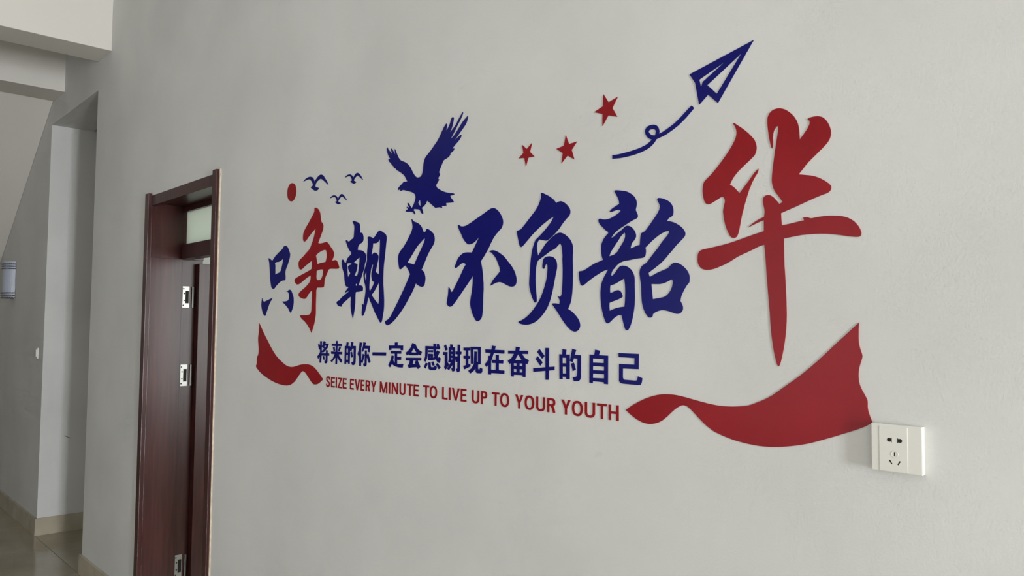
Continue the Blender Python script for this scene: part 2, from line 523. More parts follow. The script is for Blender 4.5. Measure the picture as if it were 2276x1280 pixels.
# ------------------------------------------------------------------ the slogan on the wall
# outlines of the cut-out acrylic pieces in tenths of a millimetre from each piece's lower left corner on the wall
SIGN = {
    'zhi': (-3.1519, 1.6749, [
        ['2062,2857 2125,2846 2192,2824 2250,2797 2285,2772 2458,2554 2482,2509 2491,2462 2474,2358 2412,2228 2286,2044 2175,1915 2122,1814 2108,1739 2140,1588 2139,1479 2080,1444 2054,1436 2024,1433 1916,1437 1879,1435 1791,1419 1673,1385 1551,1338 1371,1252 1266,1195 1198,1144 1178,1134 1141,1124 1099,1119 1057,1119 1024,1125 991,1135 960,1149 919,1176 888,1220 840,1336 810,1430 777,1564 738,1847 690,2047 658,2216 628,2298 558,2430 605,2430 652,2425 683,2414 779,2366 936,2309 1107,2427 1250,2508 1517,2624 1721,2702 1810,2739 1863,2771 1899,2812 1928,2834 1990,2852 2025,2857',
         '1911,2340 1789,2289 1629,2245 1543,2229 1482,2223 1345,2225 1287,2222 1252,2214 1168,2181 1196,2121 1209,2061 1221,1720 1418,1759 1601,1783 1651,1801 1690,1828 1733,1872 1750,1899 1832,2074 1877,2192'],
        ['67,765 130,664 229,586 521,648 1034,748 808,554 723,469 677,409 405,3 357,0 310,4 289,11 250,38 178,109 130,168 78,249 39,328 6,422 0,500 27,640'],
        ['2175,969 2273,975 2336,983 2361,991 2430,1024 2477,1038 2544,1038 2577,1032 2608,1023 2646,1002 2679,972 2787,846 2839,769 2866,697 2880,608 2883,521 2871,435 2845,362 2796,274 2747,202 2662,100 2575,155 2444,278 2348,343 2146,452 1891,572 2008,575 2175,575 2240,579 2303,587 2362,599 2411,616 2446,638 2470,665 2492,709 2496,770 2476,850 2460,884 2438,914 2400,942 2371,955 2337,964 2276,969'],
    ]),
    'zheng': (-2.8592, 1.6065, [
        ['1508,4835 1532,4843 1563,4845 1598,4842 1622,4836 1677,4818 1735,4792 1785,4764 1819,4739 1864,4698 1921,4624 1955,4548 1990,4424 2015,4272 2089,4214 2156,4155 2180,4124 2193,4092 2196,4042 2189,4000 2168,3940 2140,3886 2038,3739 1822,3455 1930,3428 2015,3421 2200,3426 2379,3442 2432,3443 2484,3436 2508,3429 2553,3410 2592,3388 2623,3363 2716,3278 2901,3137 2979,3057 3014,3003 3023,2975 3026,2945 3021,2902 3009,2862 2986,2824 2885,2696 2974,2706 3125,2715 3178,2710 3222,2693 3274,2653 3298,2628 3354,2537 3397,2477 3413,2437 3409,2418 3398,2402 3378,2390 3339,2384 3149,2389 2916,2404 2806,2408 2763,2408 2716,2402 2675,2389 2644,2371 2612,2339 2545,2247 2443,2129 2408,2075 2381,2021 2367,1978 2355,1843 2341,1782 2326,1755 2313,1746 2289,1737 2260,1733 2165,1728 2061,1728 1823,1734 1779,1686 1758,1646 1749,1583 1751,1413 1742,1074 1754,807 1748,709 1734,615 1700,486 1650,357 1554,177 1447,0 1322,147 1225,235 1131,309 1023,378 905,441 838,472 694,531 654,551 551,617 528,641 526,651 534,665 552,676 601,687 657,688 796,683 991,683 1087,686 1178,696 1241,707 1296,723 1335,743 1361,767 1380,794 1407,853 1422,930 1431,1162 1435,1645 1326,1604 1247,1563 1138,1488 1018,1382 940,1340 892,1327 837,1323 742,1330 653,1346 560,1370 477,1398 405,1434 370,1462 355,1492 355,1508 367,1539 392,1566 425,1587 576,1656 807,1743 976,1816 1089,1875 1192,1943 1256,2004 1291,2063 1308,2122 1301,2222 1137,2187 1034,2158 747,2055 495,1955 372,1920 321,1912 261,1912 191,1923 159,1932 109,1954 70,1982 24,2031 6,2061 0,2096 6,2112 33,2139 77,2160 187,2196 286,2221 1221,2430 1330,2464 1356,2477 1370,2490 1380,2590 1374,2801 973,2659 753,2577 607,2512 542,2494 504,2492 467,2495 434,2503 415,2512 382,2538 344,2588 323,2631 306,2697 304,2744 313,2789 327,2817 359,2857 390,2880 447,2908 563,2952 627,2980 877,3111 1078,3206 1162,3259 1225,3320 1348,3474 1406,3551 1456,3632 1513,3742 1556,3838 1584,3921 1611,4034 1365,3908 1111,3771 1024,3721 904,3635 871,3616 836,3602 769,3589 737,3588 709,3591 687,3600 670,3614 642,3649 629,3675 618,3719 616,3780 622,3840 638,3902 659,3945 697,3998 797,4099 984,4243 1097,4336 1361,4565 1435,4635 1472,4679 1491,4717 1501,4759 1496,4811 1499,4825',
         '1674,2987 1814,3049 1927,3084 2027,3109 2157,3134 2263,3149 2330,3151 2368,3148 2401,3141 2429,3128 2442,3119 2463,3094 2488,3030 2501,2961 2500,2889 2488,2820 2427,2688 2190,2672 1991,2663 1802,2633',
         '1745,2371 1847,2396 1904,2406 2052,2417 2137,2416 2194,2410 2224,2403 2245,2393 2254,2383 2259,2356 2248,2274 2224,2203 2196,2149 2158,2095 2123,2061 2087,2040 2035,2023 2005,2018 1951,2016 1859,2023 1811,2032 1788,2041 1771,2052 1758,2067 1746,2094 1739,2146'],
    ]),
    'zhao': (-2.5309, 1.6458, [
        ['1026,3657 1046,3663 1074,3666 1103,3666 1128,3661 1212,3631 1337,3597 1381,3581 1424,3561 1460,3537 1484,3511 1504,3470 1521,3399 1530,3199 1630,3190 1651,3184 1668,3173 1682,3159 1721,3097 1741,3054 1752,3010 1752,2951 1746,2922 1735,2897 1698,2859 1645,2831 1516,2793 1482,2776 1440,2745 1410,2710 1399,2685 1384,2589 1505,2580 1600,2568 1648,2559 1717,2537 1763,2518 1804,2497 1838,2475 1868,2451 1913,2399 1937,2342 1947,2270 1945,2229 1935,2188 1865,2063 1843,1948 1817,1885 1776,1813 1727,1745 1671,1634 1609,1528 1470,1325 1578,1322 1629,1318 1678,1307 1724,1288 1752,1264 1767,1237 1774,1194 1767,1146 1759,1133 1747,1122 1730,1115 1709,1111 1545,1098 1296,1087 1279,965 1283,769 1275,661 1262,554 1229,414 1144,147 1086,261 1052,340 1014,447 993,528 982,622 979,729 994,939 886,902 824,878 625,782 453,705 422,686 393,662 330,583 199,603 152,616 129,625 86,648 36,685 13,713 0,741 1,753 11,766 28,776 70,792 151,808 177,817 212,834 315,903 371,932 574,1016 755,1087 863,1137 739,1119 583,1087 600,1116 634,1151 812,1282 748,1301 695,1301 670,1304 654,1311 616,1349 584,1399 560,1456 532,1546 498,1777 480,1814 385,1947 345,2028 319,2127 311,2232 318,2267 337,2298 349,2309 364,2314 396,2309 429,2294 441,2284 482,2227 495,2214 537,2193 608,2166 652,2264 679,2302 713,2339 757,2369 899,2439 945,2469 968,2491 972,2501 968,2515 956,2530 925,2556 828,2619 787,2657 737,2714 695,2771 630,2883 588,2941 568,2985 573,2996 603,3002 642,2999 665,2990 713,2959 738,2950 765,2947 821,2952 867,2964 955,3008 1060,3037 1078,3045 1102,3065 1115,3103 1131,3272 1138,3396 1136,3449 1126,3488 1102,3529 1081,3556 1016,3623 1011,3633 1014,3647',
         '672,2138 770,2150 823,2149 948,2135 992,2124 1001,2119 988,2106 955,2094 836,2077 816,2072 777,2051 755,2025 751,2013 754,1986 790,1914 824,1869 860,1830 871,1820 900,1805 919,1791 908,1769 828,1704 768,1632 731,1754 712,1908 675,2046',
         '1123,2145 1360,2262 1420,2285 1522,2318 1517,2151 1454,1824 1434,1762 1383,1671 1185,1688 1273,1782 1314,1833 1332,1861 1354,1913 1372,1971 1382,2037 1378,2063 1370,2074 1355,2085 1335,2096 1287,2114 1236,2128',
         '1287,1356 1296,1371 1314,1385 1332,1391 1351,1386 1372,1374 1385,1361 1385,1346 1378,1330 1365,1318 1343,1310 1319,1309 1303,1321 1291,1339'],
        ['2027,2995 2045,3005 2071,3011 2100,3014 2152,3012 2199,3001 2268,2978 2378,2930 2443,2963 2489,2991 2604,3082 2699,3149 2728,3160 2755,3166 2783,3167 2831,3160 2871,3146 2993,3091 3074,3048 3123,3016 3154,2991 3187,2953 3200,2927 3206,2889 3203,2813 3175,2660 3138,2401 3068,2002 3052,1869 3045,1745 3041,1532 3045,1348 3053,1246 3080,1036 3108,773 3112,635 3106,496 3084,359 3008,86 2994,50 2978,24 2953,5 2932,0 2915,3 2898,11 2840,51 2731,175 2546,372 2479,455 2347,636 2136,911 2044,650 2002,547 1943,416 1878,301 1844,259 1804,239 1775,236 1757,244 1741,259 1725,286 1720,335 1726,418 1750,554 1745,594 1716,671 1761,662 1777,653 1822,613 1868,730 1891,808 1935,1008 1951,1103 1952,1181 1938,1256 1920,1308 1876,1402 1844,1493 1800,1652 1792,1715 1797,1739 1821,1775 1884,1917 1986,2102 2009,2168 2013,2216 2003,2351 2005,2415 2022,2565 2048,2714 2055,2776 2053,2831 2045,2905 2021,2976',
         '1977,1781 1931,1747 1905,1720 1893,1696 1884,1654 1885,1608 1894,1573 1959,1432 1979,1531 1984,1584',
         '2369,2752 2538,2747 2580,2748 2622,2756 2661,2771 2709,2799 2798,2886 2810,2760 2811,2684 2771,2051 2778,1739 2773,1617 2742,1657 2715,1682 2678,1701 2597,1736 2585,1744 2577,1756 2578,1787 2590,1832 2712,2163 2723,2218 2725,2258 2720,2284 2704,2313 2668,2355 2634,2379 2567,2410 2522,2423 2493,2426 2465,2425 2437,2421 2404,2409 2323,2364 2294,2374 2290,2381 2290,2402 2296,2428 2358,2625',
         '2779,1412 2804,1011 2807,857 2799,722 2773,632 2646,714 2541,789 2440,867 2331,961 2480,1071 2573,1155 2731,1324 2755,1362',
         '2405,2041 2383,1936 2354,1829 2340,1798 2312,1765 2306,1745 2300,1693 2302,1622 2310,1580 2328,1524 2344,1487 2368,1448 2395,1427 2415,1421 2490,1411 2456,1339 2423,1291 2333,1196 2232,1096 2195,1134 2187,1148 2180,1172 2178,1197 2180,1282 2191,1406 2210,1556 2232,1690 2259,1825 2299,1940 2313,1963 2333,1987'],
    ]),
    'xi': (-2.2121, 1.6368, [
        ['1440,3460 1455,3466 1470,3468 1482,3461 1522,3422 1581,3383 1617,3367 1703,3345 1763,3324 1841,3289 1905,3250 1956,3209 1999,3166 2024,3131 2109,2990 2154,2983 2177,2984 2227,3000 2254,3016 2261,3023 2248,3058 2262,3067 2284,3073 2308,3075 2328,3072 2349,3065 2424,3031 2492,2996 2538,2967 2592,2927 2628,2894 2655,2860 2680,2812 2695,2763 2700,2716 2696,2670 2683,2625 2662,2583 2623,2531 2479,2391 2400,2303 2331,2219 2278,2147 2167,1977 2028,1783 2107,1743 2148,1710 2172,1685 2195,1651 2230,1555 2236,1529 2239,1493 2232,1420 2208,1333 2192,1297 2178,1277 2151,1255 2118,1240 2096,1235 2071,1233 2026,1236 1965,1250 1906,1270 1842,1299 1726,1357 1672,1265 1628,1199 1564,1114 1485,1020 1156,667 1061,575 946,473 800,353 683,263 592,199 486,133 382,77 281,35 225,16 179,4 152,0 127,0 108,5 73,24 43,47 19,71 3,97 0,108 3,122 12,135 40,154 143,185 178,200 223,225 295,277 366,345 717,752 1033,1140 1222,1390 1412,1670 1354,1751 1292,1831 1249,1873 1136,1971 1020,1924 906,1864 868,1856 846,1855 826,1859 815,1865 792,1901 763,1976 724,2144 717,2207 722,2272 733,2323 754,2371 780,2405 859,2477 978,2557 1025,2594 1161,2717 1239,2798 1322,2893 1425,3021 1468,3084 1504,3163 1512,3198 1513,3234 1505,3274',
         '2176,2796 2187,2761 2185,2737 2170,2702 2124,2626 2027,2491 1845,2262 1632,1971 1454,2013 1249,2055 1576,2365 1703,2483 1770,2539 1869,2609'],
    ]),
    'bu': (-1.8772, 1.6497, [
        ['501,2917 558,2927 617,2891 648,2877 684,2867 722,2862 775,2860 827,2863 881,2870 925,2879 1001,2900 1128,2942 1321,3014 1667,3139 1928,3240 1983,3257 2027,3267 2088,3272 2136,3268 2167,3261 2197,3250 2227,3236 2270,3212 2326,3171 2393,3105 2450,3035 2495,2963 2517,2920 2529,2889 2540,2836 2537,2782 2528,2750 2516,2719 2485,2669 2469,2652 2441,2630 2352,2574 2241,2493 2192,2454 2157,2422 2112,2372 2041,2283 1928,2124 1870,2052 1719,1888 1583,1755 1606,1689 1626,1621 1669,1442 1693,1289 1714,1093 1719,944 1707,750 1702,516 1695,350 1688,275 1674,201 1660,147 1639,100 1615,70 1582,43 1529,14 1499,3 1484,0 1453,1 1437,5 1406,19 1381,35 1343,71 1282,146 1229,226 1190,302 1152,398 1131,475 1124,540 1129,604 1151,723 1196,899 1222,1062 1231,1171 1232,1346 1001,1121 797,936 577,729 413,584 287,485 252,466 214,452 175,445 156,445 138,447 103,459 59,484 26,512 4,545 0,565 4,598 64,823 74,944 89,1057 123,1028 141,1008 209,903 220,897 238,898 260,905 289,922 314,949 534,1228 696,1444 802,1593 900,1700 860,1727 830,1741 795,1747 737,1746 688,1735 621,1708 517,1650 481,1634 443,1621 425,1618 410,1619 394,1627 381,1640 374,1654 374,1664 385,1687 431,1754 477,1834 507,1879 533,1908 562,1934 628,1982 663,2002 708,2023 754,2040 786,2049 851,2060 940,2062 1022,2058 1180,2042 1302,2202 1504,2478 1356,2381 1278,2338 1224,2316 1162,2300 1097,2293 1027,2294 1011,2297 980,2306 940,2328 867,2383 812,2434 763,2488 733,2531 676,2620 561,2785 538,2830'],
        ['1939,2024 2029,2043 2082,2047 2136,2045 2181,2038 2227,2026 2282,2006 2336,1982 2428,1935 2493,1899 2544,1868 2590,1836 2641,1794 2746,1694 2870,1581 2915,1537 2947,1500 2985,1453 3019,1405 3064,1326 3097,1240 3108,1199 3114,1156 3115,1122 3111,1090 3102,1060 3088,1030 3066,1004 3046,990 3004,974 2957,966 2913,965 2851,974 2822,980 2782,993 2531,1093 2470,1108 2419,1113 2386,1114 2339,1111 2261,1099 2021,1026 2049,1085 2067,1114 2113,1167 2199,1241 2315,1326 2429,1419 2427,1471 2418,1513 2398,1555 2298,1733 2269,1777 2237,1819 2199,1859 2159,1896 2103,1943 2067,1970 2042,1986 2015,1999'],
    ]),
    'fu': (-1.5652, 1.6223, [
        ['929,3746 976,3742 1004,3735 1028,3726 1194,3645 1279,3599 1357,3549 1416,3502 1452,3466 1509,3401 1556,3419 1581,3426 1618,3432 1657,3436 1683,3434 1709,3427 1734,3418 1772,3399 1806,3380 1848,3352 1888,3320 1924,3287 1958,3251 1980,3224 1996,3198 2010,3165 2016,3133 2014,3095 2003,3057 1981,3022 1960,3002 1876,2945 1779,2866 1732,2824 1642,2730 1575,2674 1455,2589 1338,2512 1266,2470 1218,2447 1194,2438 1157,2430 1117,2431 1024,2453 885,2479 834,2437 821,2420 812,2403 803,2375 796,2335 792,2295 794,2255 806,2162 834,2037 1075,2295 1138,2356 1190,2398 1248,2436 1359,2502 1465,2557 1511,2576 1555,2592 1595,2600 1624,2602 1653,2602 1680,2599 1731,2585 1790,2559 1846,2528 1920,2477 1984,2422 2023,2380 2059,2327 2083,2281 2100,2234 2107,2196 2110,2158 2110,2060 2101,1867 2110,1580 2110,1409 2107,1260 2099,1090 2092,1007 2082,934 2069,856 2055,801 2040,756 2023,720 1947,591 2033,547 2077,523 2134,484 2189,441 2240,396 2284,349 2323,299 2347,257 2363,210 2369,169 2365,130 2351,93 2328,58 2303,37 2282,24 2257,13 2219,2 2194,0 2154,3 2114,14 2081,27 2051,42 2010,68 1925,132 1853,199 1752,305 1702,360 1573,515 1393,704 1388,727 1392,737 1400,740 1424,744 1456,744 1518,742 1639,724 1649,785 1649,805 1646,824 1636,851 1621,879 1582,935 1636,912 1648,909 1660,909 1669,912 1687,925 1709,953 1721,978 1729,1012 1751,1278 1757,1434 1758,1572 1755,1713 1742,1898 1743,1916 1749,1940 1748,1991 1737,2103 1725,2177 1713,2229 1704,2256 1693,2275 1653,2323 1599,2280 1546,2241 1507,2214 1476,2196 1433,2178 1325,2144 1268,2121 825,1907 785,1814 768,1756 755,1670 746,1532 744,1408 748,1297 767,1096 789,923 794,842 790,805 779,786 769,778 757,773 742,775 726,781 709,791 695,803 682,820 650,871 608,948 576,1019 544,1100 524,1161 511,1211 504,1261 503,1308 510,1456 549,1871 566,1998 604,2172 630,2260 665,2347 712,2438 729,2463 744,2480 770,2499 852,2548 1003,2649 1110,2730 1204,2807 1295,2886 1351,2944 1383,2987 1423,3057 1326,3024 1205,2971 1012,2878 864,2796 752,2728 634,2650 557,2594 279,2382 235,2353 197,2332 184,2327 171,2326 159,2329 136,2345 116,2370 103,2396 24,2653 0,2756 0,2775 3,2782 12,2789 26,2794 53,2800 113,2808 143,2817 172,2831 201,2850 369,2983 643,3210 709,3268 762,3321 819,3386 861,3443 893,3499 918,3555 937,3612 944,3654 943,3685'],
        ['1018,1844 1030,1894 1041,1924 1060,1949 1087,1970 1121,1985 1171,1998 1213,2002 1270,2002 1327,1995 1369,1984 1407,1969 1440,1950 1478,1917 1509,1881 1525,1854 1538,1814 1548,1765 1550,1726 1546,1678 1537,1633 1500,1507 1382,1052 1331,901 1288,798 1244,716 1200,645 1150,577 1099,519 1035,455 959,389 879,329 806,283 736,249 661,221 584,199 495,183 421,175 348,175 261,183 189,198 140,211 104,227 98,233 93,244 95,256 102,267 112,272 125,276 178,287 218,300 291,331 353,361 419,398 484,439 547,484 601,528 663,583 730,649 808,731 866,798 907,849 943,902 980,963 1018,1037 1062,1129 1106,1231 1134,1306 1158,1381 1174,1451 1187,1533 1196,1610 1200,1703 1198,1743 1192,1768 1180,1789 1157,1816 1111,1756 1078,1685 1066,1676 1050,1677 1033,1684 1019,1694 1014,1702 1007,1733 1007,1789'],
    ]),
    'shao': (-1.3334, 1.6271, [
        ['1164,3440 1212,3441 1236,3440 1280,3434 1342,3422 1461,3396 1518,3381 1561,3367 1604,3348 1645,3325 1691,3295 1739,3261 1774,3231 1796,3207 1819,3174 1838,3138 1851,3104 1859,3066 1859,3019 1851,2978 1827,2890 1883,2777 1889,2759 1891,2740 1889,2721 1881,2703 1875,2695 1862,2686 1845,2678 1758,2653 1623,2601 1358,2488 1310,2465 1237,2425 1178,2386 1139,2353 1069,2284 1115,2283 1135,2288 1151,2295 1176,2310 1277,2377 1425,2455 1490,2506 1506,2516 1523,2524 1557,2531 1580,2531 1603,2529 1639,2519 1673,2503 1701,2485 1734,2457 1763,2425 1787,2394 1808,2359 1824,2326 1835,2288 1837,2260 1835,2241 1829,2225 1809,2193 1772,2149 1728,2113 1711,2091 1692,2051 1664,1971 1747,1987 1842,2018 1874,2025 1951,2035 1971,2233 1981,2277 1992,2302 1998,2309 2012,2318 2080,2341 2099,2351 2120,2366 2148,2390 2252,2497 2351,2610 2436,2702 2472,2748 2503,2795 2519,2824 2529,2856 2533,2884 2530,2920 2522,2948 2500,2994 2476,3032 2467,3050 2464,3069 2465,3079 2469,3088 2475,3094 2483,3097 2504,3099 2548,3093 2606,3078 2667,3054 2717,3031 2762,3004 2803,2974 2838,2941 2857,2918 2877,2884 2893,2851 2905,2816 2910,2790 2913,2755 2911,2719 2905,2682 2895,2660 2890,2651 2876,2638 2843,2617 2804,2606 2786,2597 2766,2579 2731,2533 2791,2524 2822,2518 2870,2504 2919,2487 2964,2467 3008,2443 3051,2417 3091,2389 3129,2357 3164,2325 3187,2297 3210,2265 3226,2232 3232,2208 3232,2183 3226,2159 3215,2139 3193,2115 3139,2068 3051,2002 2984,1945 2922,1889 2817,1786 2806,1778 2804,1777 2803,1782 2802,1782 2792,1774 2700,1680 2656,1642 2582,1584 2504,1530 2349,1439 2204,1356 2214,1320 2224,1293 2241,1255 2430,1335 2487,1356 2703,1420 2738,1433 2771,1450 2842,1509 2893,1542 2911,1549 2931,1553 2952,1555 2973,1554 3000,1550 3029,1542 3057,1531 3092,1514 3128,1493 3162,1470 3192,1447 3220,1422 3264,1376 3286,1348 3301,1324 3319,1292 3329,1268 3337,1243 3341,1216 3340,1129 3336,1104 3330,1088 3317,1069 3271,1028 3258,1014 3219,960 3174,887 3143,835 3125,797 3111,757 3091,675 3122,633 3140,603 3158,560 3163,525 3161,490 3154,465 3140,443 3121,423 3098,406 3072,393 3053,388 3034,384 3004,383 2975,388 2913,405 2787,444 2704,463 2661,470 2620,474 2589,474 2559,471 2510,461 2457,447 2405,429 2369,411 2344,395 2331,382 2327,374 2320,337 2308,323 2290,310 2279,305 2258,300 2247,300 2224,306 2202,317 2188,326 2160,352 2123,397 2095,441 2069,491 2048,540 2029,600 2013,671 2005,740 1996,875 1993,1006 1988,1068 1958,1246 1946,1335 1945,1377 1953,1430 1961,1454 1973,1477 1989,1499 2008,1519 2038,1542 2112,1577 2130,1587 2153,1604 2175,1622 2353,1805 2464,1911 2599,2061 2727,2180 2766,2222 2786,2249 2795,2272 2795,2283 2792,2291 2783,2296 2770,2299 2747,2300 2718,2298 2686,2292 2651,2282 2606,2266 2550,2243 2495,2218 2417,2175 2320,2114 2114,1961 2125,1913 2129,1884 2128,1858 2118,1784 2110,1766 2098,1750 2090,1742 2073,1732 2053,1726 1998,1718 1831,1711 1602,1686 1515,1683 1492,1680 1430,1668 1374,1652 1332,1636 1296,1617 1247,1582 1163,1511 1132,1484 1107,1456 1086,1422 1070,1380 1068,1355 1071,1350 1080,1343 1094,1340 1108,1340 1115,1342 1132,1350 1150,1364 1208,1417 1273,1493 1312,1528 1338,1546 1365,1559 1399,1566 1435,1568 1471,1565 1503,1560 1535,1551 1587,1530 1631,1504 1681,1464 1722,1419 1739,1396 1753,1372 1775,1321 1789,1269 1793,1209 1793,1088 1799,886 1799,780 1792,621 1776,497 1759,409 1735,304 1715,236 1690,168 1662,106 1636,59 1613,29 1599,14 1584,3 1576,1 1563,0 1549,2 1535,7 1518,19 1503,40 1467,137 1397,369 1338,367 1314,364 1273,353 1233,336 1193,315 1156,293 1074,226 1044,204 999,176 978,168 967,167 956,167 934,174 913,187 902,197 878,235 848,302 817,380 792,461 769,553 752,645 739,747 732,850 731,934 736,1016 745,1080 757,1132 771,1176 793,1226 820,1275 860,1340 977,1495 882,1480 835,1468 764,1443 657,1398 547,1348 437,1294 366,1255 169,1139 149,1130 130,1126 104,1130 81,1141 66,1156 56,1172 47,1202 22,1301 3,1403 0,1435 1,1478 4,1487 12,1494 19,1498 41,1501 127,1503 172,1514 215,1530 312,1571 446,1635 508,1660 566,1679 678,1708 811,1746 776,1825 767,1861 761,1899 755,1955 753,2003 756,2096 761,2133 769,2159 785,2193 808,2235 830,2266 856,2296 892,2331 915,2350 973,2390 976,2420 973,2429 967,2436 950,2449 902,2475 875,2496 717,2635 688,2671 665,2711 658,2739 660,2759 668,2775 676,2781 698,2789 711,2791 734,2786 788,2766 834,2757 871,2753 908,2751 953,2752 998,2757 1043,2764 1084,2775 1125,2788 1256,2841 1319,2873 1373,2913 1355,2932 1343,2940 1323,2946 1286,2950 1250,2951 1228,2948 1149,2933 1090,2919 1069,2917 1046,2921 1033,2927 1026,2934 1027,2941 1040,2956 1066,2977 1099,2996 1196,3040 1326,3090 1321,3156 1305,3201 1267,3273 1210,3362',
         '1490,2378 1507,2342 1512,2305 1510,2275 1506,2255 1491,2214 1468,2173 1443,2135 1359,2034 1286,1937 1267,1917 1244,1898 1162,1852 1086,1840 1009,1819 1029,1874 1046,1909 1078,1953 1135,2022 1261,2158 1363,2279 1406,2317',
         '1478,1257 1495,1170 1504,1114 1510,1036 1513,952 1512,851 1507,730 1500,653 1488,572 1365,561 1287,549 1229,538 1151,517 1022,473 1011,583 1017,671 1300,754 1363,775 1399,791 1418,803 1425,810 1429,817 1430,826 1424,845 1395,903 1379,929 1365,944 1347,958 1325,969 1313,973 1302,976 1279,977 1241,971 1205,962 1140,936 1108,927 1083,924 1036,925 1032,1005 1038,1094 1161,1124 1225,1145 1354,1200',
         '2863,1177 2884,1153 2891,1136 2893,1121 2891,1094 2886,1066 2871,1009 2851,959 2828,920 2794,876 2754,838 2724,815 2691,796 2665,784 2636,775 2572,763 2528,756 2327,733 2285,1091 2401,1084 2508,1080 2549,1081 2591,1086 2640,1095 2679,1106'],
    ]),
    'hua': (-0.9777, 1.5566, [
        ['912,5197 949,5194 1137,5045 1194,4994 1247,4943 1292,4896 1354,4827 1383,4791 1403,4763 1421,4732 1439,4692 1450,4659 1459,4620 1462,4595 1462,4562 1455,4516 1443,4472 1429,4445 1408,4417 1380,4392 1321,4345 1206,4265 1079,4173 1036,4139 989,4097 940,4049 900,4002 874,3963 822,3875 884,3834 920,3805 987,3734 1054,3656 1270,3887 1365,4002 1395,4035 1436,4071 1503,4120 1492,4065 1480,4037 1465,4014 1411,3946 1387,3912 1354,3850 1289,3717 1287,3716 1287,3718 1291,3730 1320,3805 1248,3616 1180,3419 1114,3204 1088,3105 1049,2915 1029,2834 1015,2791 1001,2763 989,2742 979,2730 968,2720 945,2709 926,2704 907,2704 881,2709 857,2722 831,2745 808,2777 769,2846 742,2906 714,2981 696,3044 683,3102 669,3174 657,3254 653,3292 654,3323 660,3363 679,3439 696,3494 700,3516 700,3540 697,3559 691,3577 683,3594 672,3608 657,3621 640,3630 623,3632 608,3628 573,3610 459,3559 353,3514 319,3506 289,3503 270,3505 253,3510 229,3525 208,3546 193,3567 179,3598 166,3644 148,3721 140,3779 138,3829 141,3888 150,3944 166,3988 178,4009 188,4023 204,4040 225,4059 338,4139 395,4186 501,4285 630,4416 731,4525 827,4640 886,4719 941,4806 967,4858 985,4911 993,4950 994,4991 992,5016 987,5042 971,5093 955,5126'],
